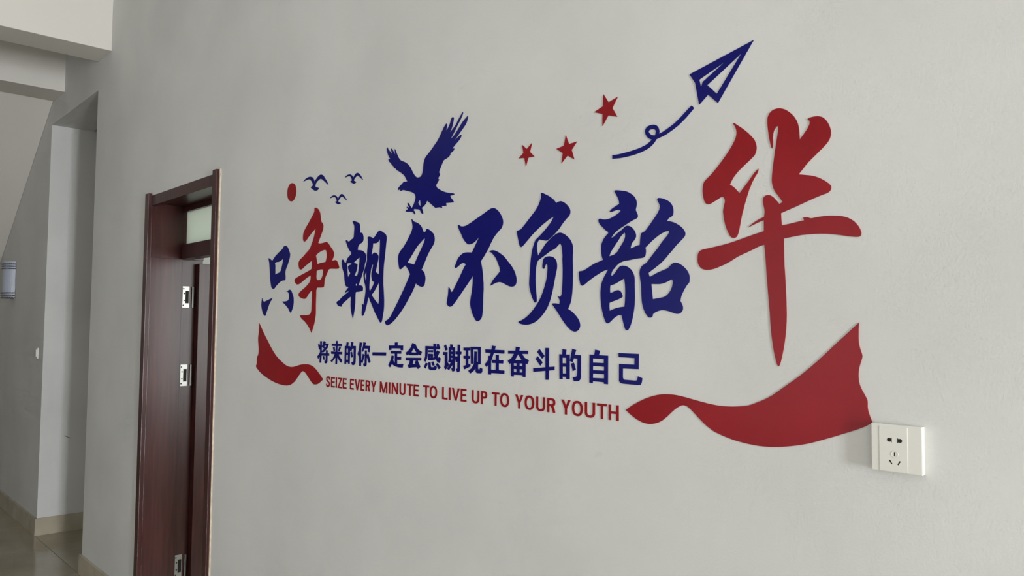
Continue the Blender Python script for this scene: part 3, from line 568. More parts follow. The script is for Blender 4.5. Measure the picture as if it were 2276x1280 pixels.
        ['1724,5169 1735,5198 1750,5224 1769,5248 1796,5274 1822,5291 1844,5301 1872,5308 1904,5311 1937,5312 1977,5308 2010,5300 2052,5286 2092,5268 2120,5251 2155,5226 2188,5198 2220,5168 2250,5137 2279,5103 2300,5075 2319,5047 2340,5010 2358,4972 2373,4933 2383,4904 2392,4868 2405,4784 2410,4719 2413,4574 2482,4649 2558,4740 2578,4767 2594,4792 2618,4839 2625,4858 2630,4881 2631,4897 2630,4913 2627,4920 2618,4934 2584,4964 2621,4982 2641,4987 2669,4990 2708,4992 2746,4990 2778,4987 2809,4981 2838,4971 2867,4959 2895,4943 2913,4928 2935,4905 2962,4872 2985,4838 3004,4803 3024,4759 3040,4715 3051,4676 3058,4637 3059,4607 3057,4577 3052,4548 3044,4520 3034,4495 3021,4471 3006,4448 2986,4421 2949,4384 2858,4307 2643,4136 2593,4094 2526,4028 2385,3876 2594,3829 2663,3810 2714,3792 2757,3774 2800,3753 2841,3730 2901,3690 2954,3650 3001,3609 3030,3577 3042,3563 3045,3556 3048,3547 3050,3534 3050,3518 3047,3502 3040,3482 3028,3466 3007,3446 2983,3431 2961,3422 2928,3413 2839,3393 2705,3354 2573,3312 2329,3231 1995,3128 2000,3013 2012,2877 2111,2885 2178,2892 2492,2934 2468,2990 2525,2992 2557,2989 2586,2980 2636,2958 2724,2968 2783,2973 2870,2977 2943,2977 3017,2974 3083,2968 3141,2960 3216,2948 3259,2938 3294,2928 3321,2918 3355,2904 3387,2887 3418,2869 3446,2848 3475,2824 3502,2798 3526,2770 3552,2736 3569,2709 3586,2676 3602,2635 3611,2607 3614,2593 3615,2580 3613,2567 3610,2554 3604,2540 3596,2529 3587,2521 3582,2518 3569,2514 3554,2514 3505,2517 3458,2525 3365,2543 3211,2578 3042,2610 2918,2627 2806,2638 2731,2641 2547,2643 2440,2642 2383,2638 2317,2632 2051,2601 2056,2076 2058,2026 2067,1920 2075,1751 2086,1498 2092,1295 2095,1059 2093,986 2090,898 2080,765 2066,639 2046,499 2021,359 1992,229 1955,89 1941,49 1929,24 1920,8 1916,3 1911,0 1905,2 1892,14 1884,26 1875,46 1855,110 1829,215 1812,293 1795,390 1775,522 1760,638 1744,810 1727,1100 1717,1241 1666,1849 1648,2175 1621,2509 1535,2490 1480,2474 1309,2407 1050,2316 965,2280 785,2189 721,2163 654,2137 579,2112 505,2089 423,2068 362,2056 328,2052 281,2049 244,2049 217,2051 191,2056 164,2064 136,2075 111,2088 87,2104 66,2121 48,2142 33,2164 20,2188 9,2220 4,2243 0,2277 0,2318 4,2377 10,2411 18,2433 30,2453 48,2470 79,2489 113,2504 136,2510 171,2516 273,2526 602,2569 679,2581 767,2597 1005,2648 1235,2705 1612,2793 1614,3019 1535,3000 1480,2984 1252,2903 1331,2959 1379,2988 1430,3015 1505,3050 1620,3092 1632,3175 1633,3220 1626,3265 1599,3388 1597,3410 1597,3436 1602,3469 1610,3490 1624,3508 1636,3518 1649,3526 1663,3532 1679,3537 1706,3539 1724,3538 1741,3534 1757,3529 1788,3512 1824,3485 1854,3456 1915,3385 1962,3324 2039,3352 1951,3480 1888,3566 1858,3615 1838,3659 1823,3706 1810,3759 1804,3806 1803,3846 1806,3915 1825,4075 1850,4246 1875,4401 1951,4833 1958,4885 1957,4917 1951,4936 1946,4943 1941,4947 1936,4947 1923,4939 1898,4916 1880,4895 1864,4869 1852,4841 1843,4798 1837,4726 1838,4613 1836,4578 1831,4543 1825,4517 1819,4502 1816,4501 1812,4503 1804,4517 1791,4549 1778,4599 1753,4733 1735,4854 1720,4975 1715,5045 1716,5125 1719,5147'],
    ]),
    'ribbonL': (-3.1886, 1.3929, [
        ['190,2526 647,2104 819,1952 1345,1513 1559,1349 1784,1202 1985,1092 2200,998 2497,885 2679,825 2818,794 2907,780 2997,771 3149,765 3275,771 3466,793 3548,808 3827,868 4002,893 4150,909 4327,919 4475,921 4617,914 4732,898 4842,876 4945,847 5010,823 5091,785 5298,671 5439,586 5552,511 5697,402 5452,265 5405,244 5355,226 5271,202 5184,185 5093,178 5002,183 4950,195 4907,211 4768,290 4441,522 4354,576 4300,601 4216,627 4159,637 4107,638 4081,634 4034,615 3949,564 3884,515 3748,401 3559,256 3464,195 3329,127 3255,96 3179,69 3100,46 3039,33 2976,22 2879,11 2686,0 2497,4 2182,25 1962,47 1746,78 1486,127 1142,206 845,283 600,357 463,406 361,448 125,564 57,604 23,630 3,657 0,673 12,703 58,769 69,801 67,966 76,1029 104,1078 165,1140 189,1173 212,1235 223,1301 220,1415 145,1753 134,1846 141,1925 182,2077 212,2264 211,2361'],
    ]),
    'ribbonR': (-1.1803, 1.3908, [
        ['0,453 106,528 204,587 292,633 405,690 484,728 554,758 623,785 693,809 771,835 841,854 915,873 978,887 1037,897 1090,904 1181,911 1282,914 1375,912 1471,905 1566,894 1698,875 2144,801 2250,785 2368,771 2467,761 2546,756 2635,753 2757,755 2871,761 2975,771 3128,791 3195,803 3253,817 3317,838 3389,866 3529,926 3628,972 3712,1016 3791,1062 3890,1130 4055,1250 4288,1416 4400,1499 4488,1569 4580,1645 4678,1728 4772,1811 4855,1887 5064,2083 5568,2546 5560,2417 5557,2313 5557,2234 5559,2182 5565,2140 5575,2094 5588,2041 5618,1954 5622,1934 5623,1915 5621,1900 5617,1880 5568,1726 5561,1699 5555,1665 5548,1610 5545,1562 5546,1514 5550,1466 5555,1432 5562,1399 5571,1366 5583,1335 5609,1280 5659,1189 5685,1142 5698,1111 5703,1092 5705,1073 5705,969 5708,943 5712,917 5726,866 5747,798 5789,693 5668,617 5629,596 5582,573 5520,545 5447,514 5164,398 4991,330 4690,217 4590,182 4505,155 4406,128 4290,99 4168,73 4029,46 3935,30 3842,18 3746,9 3649,3 3502,0 3437,1 3371,4 3225,15 3022,38 2907,57 2784,83 2644,120 2488,166 2425,189 2365,217 2301,253 2231,296 2177,333 2112,383 2002,472 1874,582 1798,639 1768,659 1737,676 1713,685 1684,692 1643,694 1603,690 1566,679 1520,657 1460,622 1388,570 1334,528 1208,416 1107,336 1052,297 987,263 918,234 847,212 774,196 731,190 689,187 646,187 603,189 560,194 509,203 471,212 422,227 328,262 237,306 117,375'],
    ]),
    'eagle': (-2.2182, 1.9944, [
        ['48,2512 84,2453 108,2426 228,2323 359,2202 286,2327 248,2446 295,2423 318,2408 366,2363 437,2282 543,2140 505,2239 494,2279 490,2321 491,2386 545,2314 617,2191 678,2099 727,2038 783,1985 830,1950 866,1931 1086,1844 1145,1817 1218,1775 1285,1728 1341,1680 1412,1603 1527,1453 1600,1367 1655,1312 1713,1267 1742,1250 1790,1232 1855,1222 1915,1221 1970,1232 2002,1246 2033,1272 2060,1316 2086,1378 2098,1422 2124,1625 2132,1660 2165,1738 2211,1809 2268,1854 2432,1955 2543,2031 2768,2194 2849,2257 2886,2291 2928,2337 3143,2600 3220,2675 3271,2712 3285,2720 3297,2721 3313,2709 3325,2681 3323,2661 3300,2581 3281,2484 3364,2555 3439,2643 3473,2691 3523,2803 3551,2845 3573,2858 3606,2866 3620,2864 3633,2856 3644,2841 3652,2825 3654,2807 3649,2764 3616,2658 3591,2593 3565,2541 3541,2501 3435,2373 3564,2461 3685,2537 3739,2578 3789,2625 3917,2765 3995,2840 4090,2928 4099,2915 4104,2893 4091,2860 4058,2810 3981,2710 3680,2378 3497,2184 3624,2242 3691,2282 3759,2334 3874,2431 4009,2554 4075,2609 4159,2665 4333,2765 4339,2739 4340,2723 4325,2666 4287,2587 4267,2556 4244,2530 4200,2489 4090,2403 3908,2272 3675,2093 3896,2201 3937,2216 4021,2241 4031,2213 4031,2197 4020,2174 3999,2147 3952,2101 3912,2071 3770,1995 3596,1887 3700,1869 3686,1837 3670,1815 3651,1803 3611,1784 3505,1744 3501,1710 3495,1699 3470,1676 3432,1655 3377,1632 3318,1614 3170,1578 3106,1496 3048,1414 2986,1322 2951,1261 2943,1229 2985,1185 2989,1164 2981,1145 2966,1124 2902,1051 2956,1004 2868,916 2788,843 2841,773 2866,752 2895,732 2962,695 3083,638 3195,594 3288,564 3385,539 3499,513 3623,491 3674,480 3708,466 3739,447 3690,432 3655,426 3524,419 3551,367 3570,346 3656,267 3709,201 3537,203 3318,219 3337,134 3107,149 3127,75 3048,107 3007,118 2964,123 2901,126 2785,123 2528,292 2337,409 2301,346 2283,326 2249,299 2167,250 2060,208 2103,130 2138,45 2140,23 2134,8 2121,0 2108,2 2091,10 2042,42 2019,68 1953,152 1938,164 1918,171 1747,195 1726,198 1677,212 1658,214 1640,207 1625,195 1620,181 1626,169 1669,130 1698,88 1710,61 1710,51 1699,36 1681,30 1670,36 1632,76 1604,97 1571,116 1532,131 1484,142 1435,149 1340,153 1264,163 1214,173 1197,179 1182,189 1177,199 1183,208 1216,227 1254,236 1315,237 1239,305 1226,319 1223,328 1235,332 1253,331 1271,326 1333,299 1373,289 1312,365 1264,419 1260,429 1270,444 1290,452 1308,449 1330,441 1349,431 1361,421 1410,354 1511,250 1606,356 1644,409 1675,463 1703,524 1716,574 1714,615 1704,642 1669,691 1646,714 1616,736 1584,753 1546,768 1401,816 1177,875 1084,902 1019,916 977,918 956,915 857,894 846,931 856,955 879,992 830,968 795,955 773,952 703,949 714,1000 722,1012 742,1030 847,1088 953,1136 1016,1179 1032,1184 1078,1188 1176,1181 1242,1174 1181,1258 1120,1332 1073,1383 1032,1418 968,1461 864,1522 630,1638 598,1662 566,1702 451,1738 437,1787 427,1801 410,1812 345,1840 298,1900 181,1987 155,2014 107,2082 223,2084 149,2165 115,2208 74,2274 34,2356 6,2430 0,2470 2,2480 14,2493',
         '1959,488 1910,451 1876,418 1865,395 1867,383 1882,358 1915,321 1944,298 1992,267 1990,381'],
    ]),
    'sun': (-2.9379, 2.1379, [
        ['435,746 496,730 583,692 641,651 683,604 725,540 753,476 769,397 768,321 748,247 708,173 652,106 596,55 542,27 459,5 397,0 337,5 274,22 187,60 126,104 77,156 41,207 16,272 0,369 1,447 19,522 54,598 97,654 144,692 205,725 280,745 373,752'],
    ]),
    'birdA': (-2.8053, 2.1567, [
        ['0,493 129,562 174,578 251,598 333,613 420,621 512,622 571,617 635,604 698,585 752,562 775,548 813,517 860,466 923,369 1022,451 1103,501 1175,538 1241,562 1313,580 1365,586 1422,582 1479,567 1540,543 1586,518 1620,491 1861,265 1979,113 1864,171 1662,291 1508,378 1420,416 1386,423 1361,424 1307,415 1206,388 1102,349 1050,317 1021,291 986,234 980,203 982,189 989,176 1007,162 1033,149 1094,126 1221,100 1240,92 1250,75 1242,56 1197,26 1128,4 1066,0 998,5 967,10 912,27 749,103 666,147 635,170 627,186 634,200 651,208 745,226 766,235 777,247 782,275 765,320 715,385 630,461 568,499 518,517 488,522 426,528 365,529 187,514'],
    ]),
    'birdB': (-2.4891, 2.1481, [
        ['0,308 87,355 172,379 218,386 263,389 343,383 393,371 419,361 444,349 491,321 525,293 578,221 637,282 680,312 727,340 760,353 801,362 852,363 877,360 903,353 954,330 996,305 1045,267 1131,184 1231,61 1110,128 992,202 906,253 881,261 856,262 831,257 780,241 711,210 668,182 634,143 630,130 632,118 645,106 710,73 767,53 782,43 775,31 752,19 705,5 658,0 611,2 565,16 472,60 423,87 397,108 400,119 414,127 470,132 491,137 495,148 476,192 447,236 405,279 366,306 344,316 320,321 267,324 214,323 110,314'],
    ]),
    'birdC': (-2.5948, 2.0844, [
        ['0,300 66,342 106,358 152,370 201,380 250,384 281,384 343,376 401,363 426,355 492,321 528,293 543,278 596,213 674,291 754,344 792,358 822,363 853,364 885,360 909,353 958,328 1038,273 1155,163 1244,70 1117,138 1020,201 955,236 901,259 875,264 848,264 794,251 736,226 677,187 635,154 614,131 613,120 623,105 644,91 668,78 692,69 777,47 790,39 785,27 764,16 715,3 659,0 604,5 554,23 482,61 426,92 405,106 397,116 403,124 418,128 481,123 505,125 510,135 479,213 459,245 426,275 376,303 349,313 320,318 257,321 198,319'],
    ]),
    'starS': (-1.5602, 2.0789, [
        ['137,624 325,475 529,608 449,372 631,218 391,222 294,0 229,239 0,259 192,388'],
    ]),
    'starM': (-1.4147, 2.0663, [
        ['342,723 461,465 740,488 552,299 646,36 404,173 190,0 237,263 0,417 279,456'],
    ]),
    'starL': (-1.2819, 2.1397, [
        ['302,802 472,560 760,637 593,391 749,142 462,233 274,0 274,304 0,405 283,497'],
    ]),
    'trail': (-1.2227, 2.0490, [
        ['0,117 127,107 216,105 372,110 545,120 693,134 819,150 919,169 1008,191 1053,206 1088,222 1121,239 1206,291 1145,321 1116,341 1087,363 1070,379 1049,405 1032,433 1019,461 1011,488 1007,516 1009,543 1016,569 1029,594 1040,606 1054,617 1080,630 1117,643 1149,648 1182,650 1225,648 1258,643 1289,634 1321,619 1341,607 1357,594 1378,569 1399,533 1410,505 1417,477 1420,449 1410,393 1508,420 1609,457 1750,517 1855,569 1914,604 1978,646 2059,703 2178,791 2314,884 2378,810 2219,679 2151,627 2035,546 1941,489 1879,457 1799,421 1690,375 1613,346 1559,329 1513,317 1334,281 1306,245 1275,213 1242,184 1206,156 1168,134 1127,114 1082,96 1037,81 968,62 877,42 795,29 700,17 603,9 481,2 368,0 264,1 173,6 0,21',
         '1299,381 1240,393 1217,399 1186,415 1158,435 1142,450 1127,468 1115,487 1112,495 1111,503 1113,513 1126,528 1143,538 1163,543 1185,545 1207,545 1232,541 1257,535 1278,526 1289,518 1308,500 1314,490 1318,471 1312,422'],
    ]),
    'plane': (-0.9968, 2.1290, [
        ['0,810 1607,1171 732,0 483,239 252,59 148,583',
         '1322,965 466,459 709,209',
         '935,884 257,629 303,443 347,557'],
    ]),
    's_jiang': (-2.6651, 1.4936, [
        ['458,834 618,810 581,744 585,740 831,741 838,739 747,574 479,415 467,411 357,400 329,449 324,453 321,450 318,377 324,371 630,379 637,381 640,386 645,496 654,498 751,493 761,488 760,385 769,383 863,385 873,383 875,292 867,290 766,288 756,285 749,61 715,16 659,0 588,0 571,3 542,88 549,92 619,102 631,107 634,284 617,286 345,281 315,279 296,14 288,9 187,13 176,18 187,246 177,244 70,144 64,146 0,239 191,398 198,422 197,507 186,509 136,499 126,502 39,693 119,718 129,717 188,642 196,638 200,823 210,826 320,827 320,508 322,463 326,460 331,461 507,537 471,558 329,608',
         '536,661 526,654 503,613 567,585 584,581 651,646 653,658 631,662'],
        ['493,276 503,277 508,273 555,150 549,145 480,128 472,131 399,250 408,255'],
    ]),
    's_lai': (-2.5666, 1.4939, [
        ['370,852 474,854 482,852 481,751 486,747 766,749 776,745 779,664 775,659 537,658 488,657 481,655 477,459 511,457 794,458 803,457 807,452 810,370 807,365 589,364 582,362 576,354 588,343 624,278 822,156 759,71 753,64 744,63 613,142 482,251 475,253 471,224 467,5 464,1 457,0 361,0 354,3 358,241 355,247 208,148 107,57 96,59 0,117 12,125 170,201 282,352 277,362 268,365 44,365 40,370 38,453 45,455 87,456 351,457 358,458 361,463 362,655 353,657 77,657 73,661 71,740 80,743 361,746 366,775 366,847'],
        ['602,643 710,627 719,623 632,489 625,479 619,477 537,489 529,494'],
        ['259,631 269,630 272,624 317,488 309,483 218,466 211,472 157,605 164,610'],
    ]),
    's_de': (-2.4676, 1.4948, [
        ['444,829 565,808 572,805 547,684 731,683 738,682 741,678 736,113 690,34 615,0 523,4 510,6 460,100 468,104 562,111 605,146 607,553 605,585 598,589 500,585 452,491 444,491 370,511 360,509 350,35 343,33 249,34 243,39 240,85 140,86 120,85 115,81 107,20 14,19 3,21 0,25 2,669 9,672 86,671 97,674 126,809 134,811 244,801 249,795 224,674 231,671 342,671 361,669 361,596 365,586 398,646 439,820',
         '120,580 115,575 107,442 116,439 215,434 220,437 222,449 224,580 215,583',
         '115,350 110,346 108,327 105,186 114,182 224,179 229,182 231,195 232,348 223,350'],
        ['478,473 485,473 489,470 556,310 553,304 480,256 475,258 469,270 390,440 396,445'],
    ]),
    's_ni': (-2.3810, 1.4925, [
        ['133,848 274,832 282,827 225,639 238,67 237,20 228,16 127,12 119,14 107,332 102,336 75,345 0,431 84,581 129,844'],
        ['373,853 514,838 526,834 482,735 487,730 796,727 804,724 764,506 668,521 657,524 668,621 667,627 660,629 425,627 419,623 357,517 349,516 264,538 349,719 369,848'],
        ['479,568 582,568 591,565 594,414 602,415 684,469 692,467 836,194 831,189 747,138 737,138 604,335 595,343 591,326 592,78 561,21 454,0 413,16 372,99 379,104 465,115 472,119 473,549 475,565'],
        ['345,447 351,446 448,409 454,403 333,125 326,120 249,139 243,145'],
    ]),
    's_yi': (-2.2859, 1.5329, [
        ['4,109 829,128 833,126 834,117 829,21 821,17 763,15 8,0 3,4 0,105'],
    ]),
    's_ding': (-2.1878, 1.4967, [
        ['497,845 505,844 508,839 514,750 520,737 823,743 830,741 831,624 827,586 700,583 695,640 687,643 162,634 156,632 154,628 150,586 146,577 35,574 28,575 22,721 25,725 356,733 360,738 360,834'],
        ['125,547 691,559 731,557 729,480 724,471 502,466 496,463 498,367 501,363 723,369 729,367 730,355 726,275 722,270 509,262 503,260 504,132 509,128 529,127 833,137 851,136 853,132 821,21 591,18 394,46 264,90 209,138 204,135 191,113 173,91 94,0 86,1 0,60 1,69 129,240 188,401 192,404 300,387 311,383 269,252 295,216 360,161 369,156 375,158 367,459 363,462 344,462 140,459 122,541'],
    ]),
    's_hui': (-2.0890, 1.4977, [
        ['357,825 527,791 604,679 718,607 877,553 877,548 813,444 806,444 690,470 684,468 679,441 672,438 209,427 189,430 177,456 171,459 79,422 70,423 5,486 0,495 158,585 283,688 350,818',
         '429,664 308,522 329,520 585,524 585,529 436,662'],
        ['12,340 847,363 850,359 842,272 667,267 659,264 804,78 804,73 683,0 676,2 620,54 611,57 298,33 279,30 193,8 185,8 126,100 131,104 197,136 234,253 222,256 29,251 13,252 11,256 9,336',
         '432,261 424,257 387,151 394,150 538,156 541,160 522,208 554,256 601,264'],
    ]),
    's_gan': (-1.9897, 1.4974, [
        ['483,830 619,824 621,812 618,747 623,744 656,744 664,745 667,749 657,812 754,830 786,747 793,744 817,743 822,741 813,660 809,655 620,653 616,652 613,648 632,550 637,555 670,620 675,624 804,584 700,426 717,399 746,379 752,382 756,420 760,423 850,390 856,386 826,266 793,236 705,262 615,327 597,349 508,308 502,310 467,363 464,309 460,305 249,304 224,304 219,306 221,506 224,510 464,505 467,501 464,382 467,378 548,425 527,463 491,623 490,648 484,651 205,649 189,647 181,449 148,346 89,252 82,252 0,281 64,411 72,745 88,748 481,745 485,750 480,826',
         '312,425 308,416 308,398 344,381 348,385 352,418 345,421'],
        ['222,618 461,624 464,620 465,561 460,559 223,556 219,560 218,614'],
        ['483,275 490,275 494,272 546,166 541,162 464,138 455,145 386,247 392,250'],
        ['235,242 329,239 342,237 352,126 388,93 520,99 558,148 564,151 659,113 662,107 650,55 594,10 586,7 545,5 336,0 260,29 236,90'],
        ['96,219 103,220 194,203 205,198 99,43 92,37 16,78 11,82'],
        ['705,234 712,231 854,104 843,94 773,42 766,44 617,190 620,194'],
    ]),
    's_xie': (-1.8918, 1.4970, [
        ['347,833 367,832 479,820 454,745 457,741 570,740 577,738 576,477 584,473 681,472 699,410 703,432 702,533 695,535 607,535 604,617 611,621 695,621 702,624 703,827 709,829 730,828 816,824 820,822 820,624 825,621 874,621 879,619 881,616 875,540 869,538 824,537 818,534 816,59 790,19 781,11 699,0 691,1 635,95 639,100 695,109 702,113 702,312 699,314 695,314 629,298 623,299 578,455 575,412 575,69 574,47 571,42 538,16 463,9 454,14 412,95 417,100 462,115 467,118 466,214 463,218 292,39 284,41 208,84 214,95 370,269 369,280 366,283 261,279 254,283 283,383 277,738 282,741 329,740 335,742',
         '379,654 375,650 378,612 463,611 464,649 462,653',
         '381,531 376,527 372,495 374,492 466,491 466,525 464,529',
         '377,415 374,411 376,376 461,372 462,410 460,414'],
        ['129,816 133,816 136,813 225,673 220,669 126,630 118,638 38,770 41,774'],
        ['4,588 176,591 203,590 208,589 214,288 292,210 286,201 192,100 123,48 113,56 56,127 92,194 86,491 81,495 11,496 3,498 0,584'],
    ]),
    's_xian': (-1.7936, 1.4961, [
        ['335,784 712,791 777,791 783,789 785,286 778,282 674,278 668,277 669,160 673,153 702,130 708,128 746,138 764,189 780,186 861,164 859,75 855,69 811,26 640,20 626,21 618,24 564,61 560,175 549,149 458,71 328,0 321,2 230,73 230,76 236,79 359,143 477,271 503,652 602,649 608,647 607,359 612,356 636,356 661,357 666,361 660,707 654,709 449,705 446,701 445,651 447,292 445,287 440,285 361,285 346,287 333,684 332,781'],
        ['5,753 306,761 311,759 313,757 307,677 301,675 225,674 220,673 218,670 221,517 227,515 300,516 305,512 299,432 294,431 228,430 222,426 225,263 231,261 314,279 319,278 321,205 293,193 47,107 41,110 0,208 5,211 102,232 108,236 106,423 100,427 44,425 8,427 5,507 7,510 12,511 98,513 104,515 102,669 96,673 4,673 1,749'],
    ]),
    's_zai': (-1.6964, 1.4968, [
        ['310,833 327,832 464,817 425,721 427,717 827,715 829,705 826,636 825,619 820,616 401,619 381,617 286,423 266,400 270,148 277,145 468,145 474,147 472,334 459,336 312,337 310,340 314,426 317,429 326,429 469,430 470,572 475,574 591,577 595,574 598,431 607,429 780,430 785,429 786,426 779,336 608,336 598,334 600,147 606,145 834,143 836,133 830,50 275,49 271,46 269,0 162,1 156,3 155,288 150,286 73,213 0,285 145,409 155,429 156,535 162,537 220,540 251,595 257,618 244,620 27,623 23,633 18,715 24,719 279,718 282,722'],
    ]),
    's_fen': (-1.5989, 1.4963, [
        ['327,828 483,816 461,724 464,720 807,725 812,723 809,651 805,638 601,635 580,633 672,534 841,477 846,473 783,360 778,360 722,382 718,382 716,381 715,42 714,15 711,12 607,10 604,13 603,54 599,55 583,56 255,50 249,47 247,0 141,1 136,4 131,360 126,362 79,348 73,347 0,425 152,509 251,627 250,629 239,630 15,626 13,630 12,709 18,712 305,717 310,725',
         '418,626 410,618 293,460 298,459 556,469 556,474',
         '249,368 245,364 246,306 248,303 352,303 359,304 360,364 358,368',
         '480,369 477,365 477,304 479,301 583,300 594,302 594,370 592,373',
         '250,209 247,205 249,128 354,126 357,133 359,209',
         '480,211 478,207 480,128 595,129 597,132 595,211 585,213'],
    ]),
    's_dou': (-1.4973, 1.4939, [
        ['460,845 580,848 586,846 586,347 602,346 784,364 790,363 792,360 792,273 790,270 601,250 587,246 586,10 584,7 580,6 474,0 469,2 466,225 462,235 13,188 8,190 6,198 0,283 3,289 459,333 464,335 458,748 457,842'],
        ['229,812 236,811 427,632 420,623 336,554 329,558 149,728'],
        ['165,616 170,615 351,457 350,452 271,366 267,368 96,539 98,543'],
    ]),
    's_de2': (-1.4006, 1.4961, [
        ['459,825 583,798 588,796 541,676 542,673 745,669 750,668 752,666 754,105 722,39 667,4 517,0 474,98 474,101 478,102 570,107 610,127 615,133 635,196 639,573 637,576 629,577 507,579 469,483 375,507'],
        ['113,808 122,808 246,796 233,678 234,673 360,673 365,670 368,44 365,40 252,39 246,92 243,94 125,93 119,92 117,89 122,35 120,28 15,26 10,28 0,667 2,670 5,671 91,671 107,673',
         '116,583 113,580 115,441 140,440 248,442 250,446 248,583',
         '123,354 120,351 122,180 125,179 147,179 244,181 245,185 244,354 228,356'],
        ['510,470 514,470 518,463 580,294 479,253 476,255 474,262 417,438 422,441'],
    ]),
    's_zi': (-1.2964, 1.4944, [
        ['190,839 348,818 349,815 310,710 312,706 600,700 604,699 600,39 599,3 597,0 478,1 475,5 471,41 467,43 121,50 113,49 111,47 111,6 108,2 11,4 0,6 3,710 8,713 157,709 162,711',
         '117,615 114,611 115,517 117,514 460,514 467,514 470,516 475,606 473,609',
         '117,430 115,427 115,329 117,326 468,329 477,329 480,331 481,420 478,424',
         '118,242 115,239 113,145 114,135 116,133 477,139 481,141 481,235 479,238'],
    ]),
    's_ji': (-1.2029, 1.4977, [
        ['2,741 590,738 611,737 607,384 606,378 596,376 132,372 130,369 130,156 151,114 183,106 522,103 564,118 585,206 586,208 591,208 710,172 714,170 699,75 667,15 605,0 122,9 59,26 53,29 18,70 16,74 17,477 23,478 479,480 481,482 482,491 487,631 483,634 8,644 5,647 0,735'],
    ]),
    'e00_S': (-2.5952, 1.4064, [
        ['121,1 140,0 149,1 172,5 184,9 196,14 211,23 229,37 239,47 252,64 262,81 267,94 269,103 270,109 269,128 267,139 262,153 255,166 249,176 240,186 231,196 219,205 206,213 184,223 143,241 95,268 76,280 71,286 69,291 68,301 70,311 74,317 82,322 100,331 120,337 141,341 160,341 172,340 185,337 197,333 203,329 205,325 206,318 208,294 210,278 210,274 212,272 214,272 274,284 274,286 273,296 271,319 267,342 264,352 261,359 254,369 242,381 226,391 204,399 184,403 160,406 140,406 127,405 110,401 96,398 77,391 63,385 50,379 40,373 33,367 25,359 15,347 10,337 7,329 4,315 3,299 3,291 5,278 8,269 11,261 17,251 25,240 30,234 43,224 55,216 107,187 128,177 162,162 180,153 185,149 194,141 200,132 203,126 205,120 206,114 204,108 199,100 194,94 183,83 175,76 166,71 154,68 140,65 124,65 102,68 84,73 75,78 73,81 71,86 64,129 63,133 61,134 2,120 0,119 0,116 6,83 12,61 15,53 21,42 32,30 39,24 49,18 61,13 70,9 90,4 108,2'],
    ]),
    'e01_E': (-2.5599, 1.4079, [
        ['1,0 260,0 262,1 263,2 263,54 262,56 261,56 77,56 76,57 75,59 75,160 76,162 77,163 244,163 246,163 247,166 247,217 247,219 246,219 77,220 76,220 75,222 75,316 75,317 77,318 261,319 262,319 263,321 263,372 262,375 260,375 2,375 0,374 0,372 0,2'],
    ]),
    'e02_I': (-2.5260, 1.4079, [
        ['1,0 78,0 80,1 81,2 81,373 80,375 78,376 3,376 1,375 0,374 0,3'],
    ]),
    'e03_Z': (-2.5113, 1.4080, [
        ['2,0 272,0 274,1 275,3 275,54 274,56 273,56 98,57 96,57 95,58 259,316 261,318 273,319 275,320 275,373 274,375 272,375 11,375 9,374 9,373 9,321 9,319 10,319 176,318 179,318 179,317 16,59 14,57 3,57 1,55 0,3'],
    ]),
    'e04_E': (-2.4773, 1.4081, [
        ['2,0 258,0 260,0 261,2 261,54 260,55 259,56 78,56 76,57 75,59 75,160 76,162 78,163 242,163 244,163 245,165 245,217 245,219 244,219 78,220 76,220 75,222 76,317 78,318 259,318 260,319 261,321 261,372 260,375 258,375 3,375 1,374 0,372 0,2'],
    ]),
    'e05_E': (-2.4276, 1.4082, [
        ['1,0 251,0 253,1 254,2 254,54 253,56 252,56 78,57 76,57 75,59 75,160 76,162 78,163 236,163 238,163 239,166 239,217 238,219 237,219 78,220 76,220 75,222 75,317 78,318 252,319 253,319 254,321 254,372 253,375 251,375 3,375 0,374 0,372 0,2'],
    ]),
    'e06_V': (-2.3958, 1.4083, [
        ['128,0 200,0 202,0 203,1 326,360 330,372 329,375 251,375 248,374 167,80 166,78 165,77 163,80 82,374 79,375 2,375 0,374 0,372 2,365 125,7 127,1'],
    ]),
    'e07_E': (-2.3573, 1.4084, [
        ['1,0 229,0 232,1 232,3 232,54 232,56 231,56 77,57 76,57 75,59 75,160 76,162 77,163 216,163 217,163 218,166 218,217 218,219 217,220 77,220 75,221 75,223 75,317 77,318 231,319 232,319 232,321 232,373 231,375 229,375 2,375 0,374 0,373 0,3'],
    ]),
    'e08_R': (-2.3248, 1.4086, [
        ['2,0 72,0 75,1 75,159 76,160 78,161 118,161 120,161 122,160 156,104 185,12 190,0 192,0 265,0 268,0 268,2 247,93 210,169 210,171 211,172 226,178 237,186 246,194 251,201 254,205 261,217 265,230 268,246 268,258 268,290 265,306 261,319 254,331 247,341 237,350 227,357 213,364 198,369 178,373 157,375 3,375 1,374 0,372 0,2',
         '77,218 76,219 75,221 75,315 76,318 78,318 147,318 159,316 169,312 179,306 186,298 190,290 192,280 193,273 193,257 190,247 187,240 181,233 174,228 162,222 146,218'],
    ]),
    'e09_Y': (-2.2918, 1.4087, [
        ['129,1 200,0 202,2 203,151 330,373 330,374 330,376 248,376 245,375 171,223 167,214 165,213 163,214 159,222 85,375 82,376 3,376 0,375 0,373 127,151 127,3'],
    ]),
    'e10_M': (-2.2366, 1.4091, [
        ['2,0 69,0 71,0 71,1 72,224 72,228 74,226 109,157 185,3 187,0 189,0 252,0 255,1 366,225 368,227 369,223 369,1 370,0 372,0 438,0 440,0 441,3 441,373 440,374 438,375 349,375 346,374 224,87 222,82 221,81 219,83 95,374 94,375 92,375 3,375 1,375 0,373 0,3'],
    ]),
    'e11_I': (-2.1835, 1.4093, [
        ['1,1 82,0 84,1 85,3 85,373 85,375 83,376 2,376 0,376 0,374 0,3'],
    ]),
    'e12_N': (-2.1657, 1.4096, [
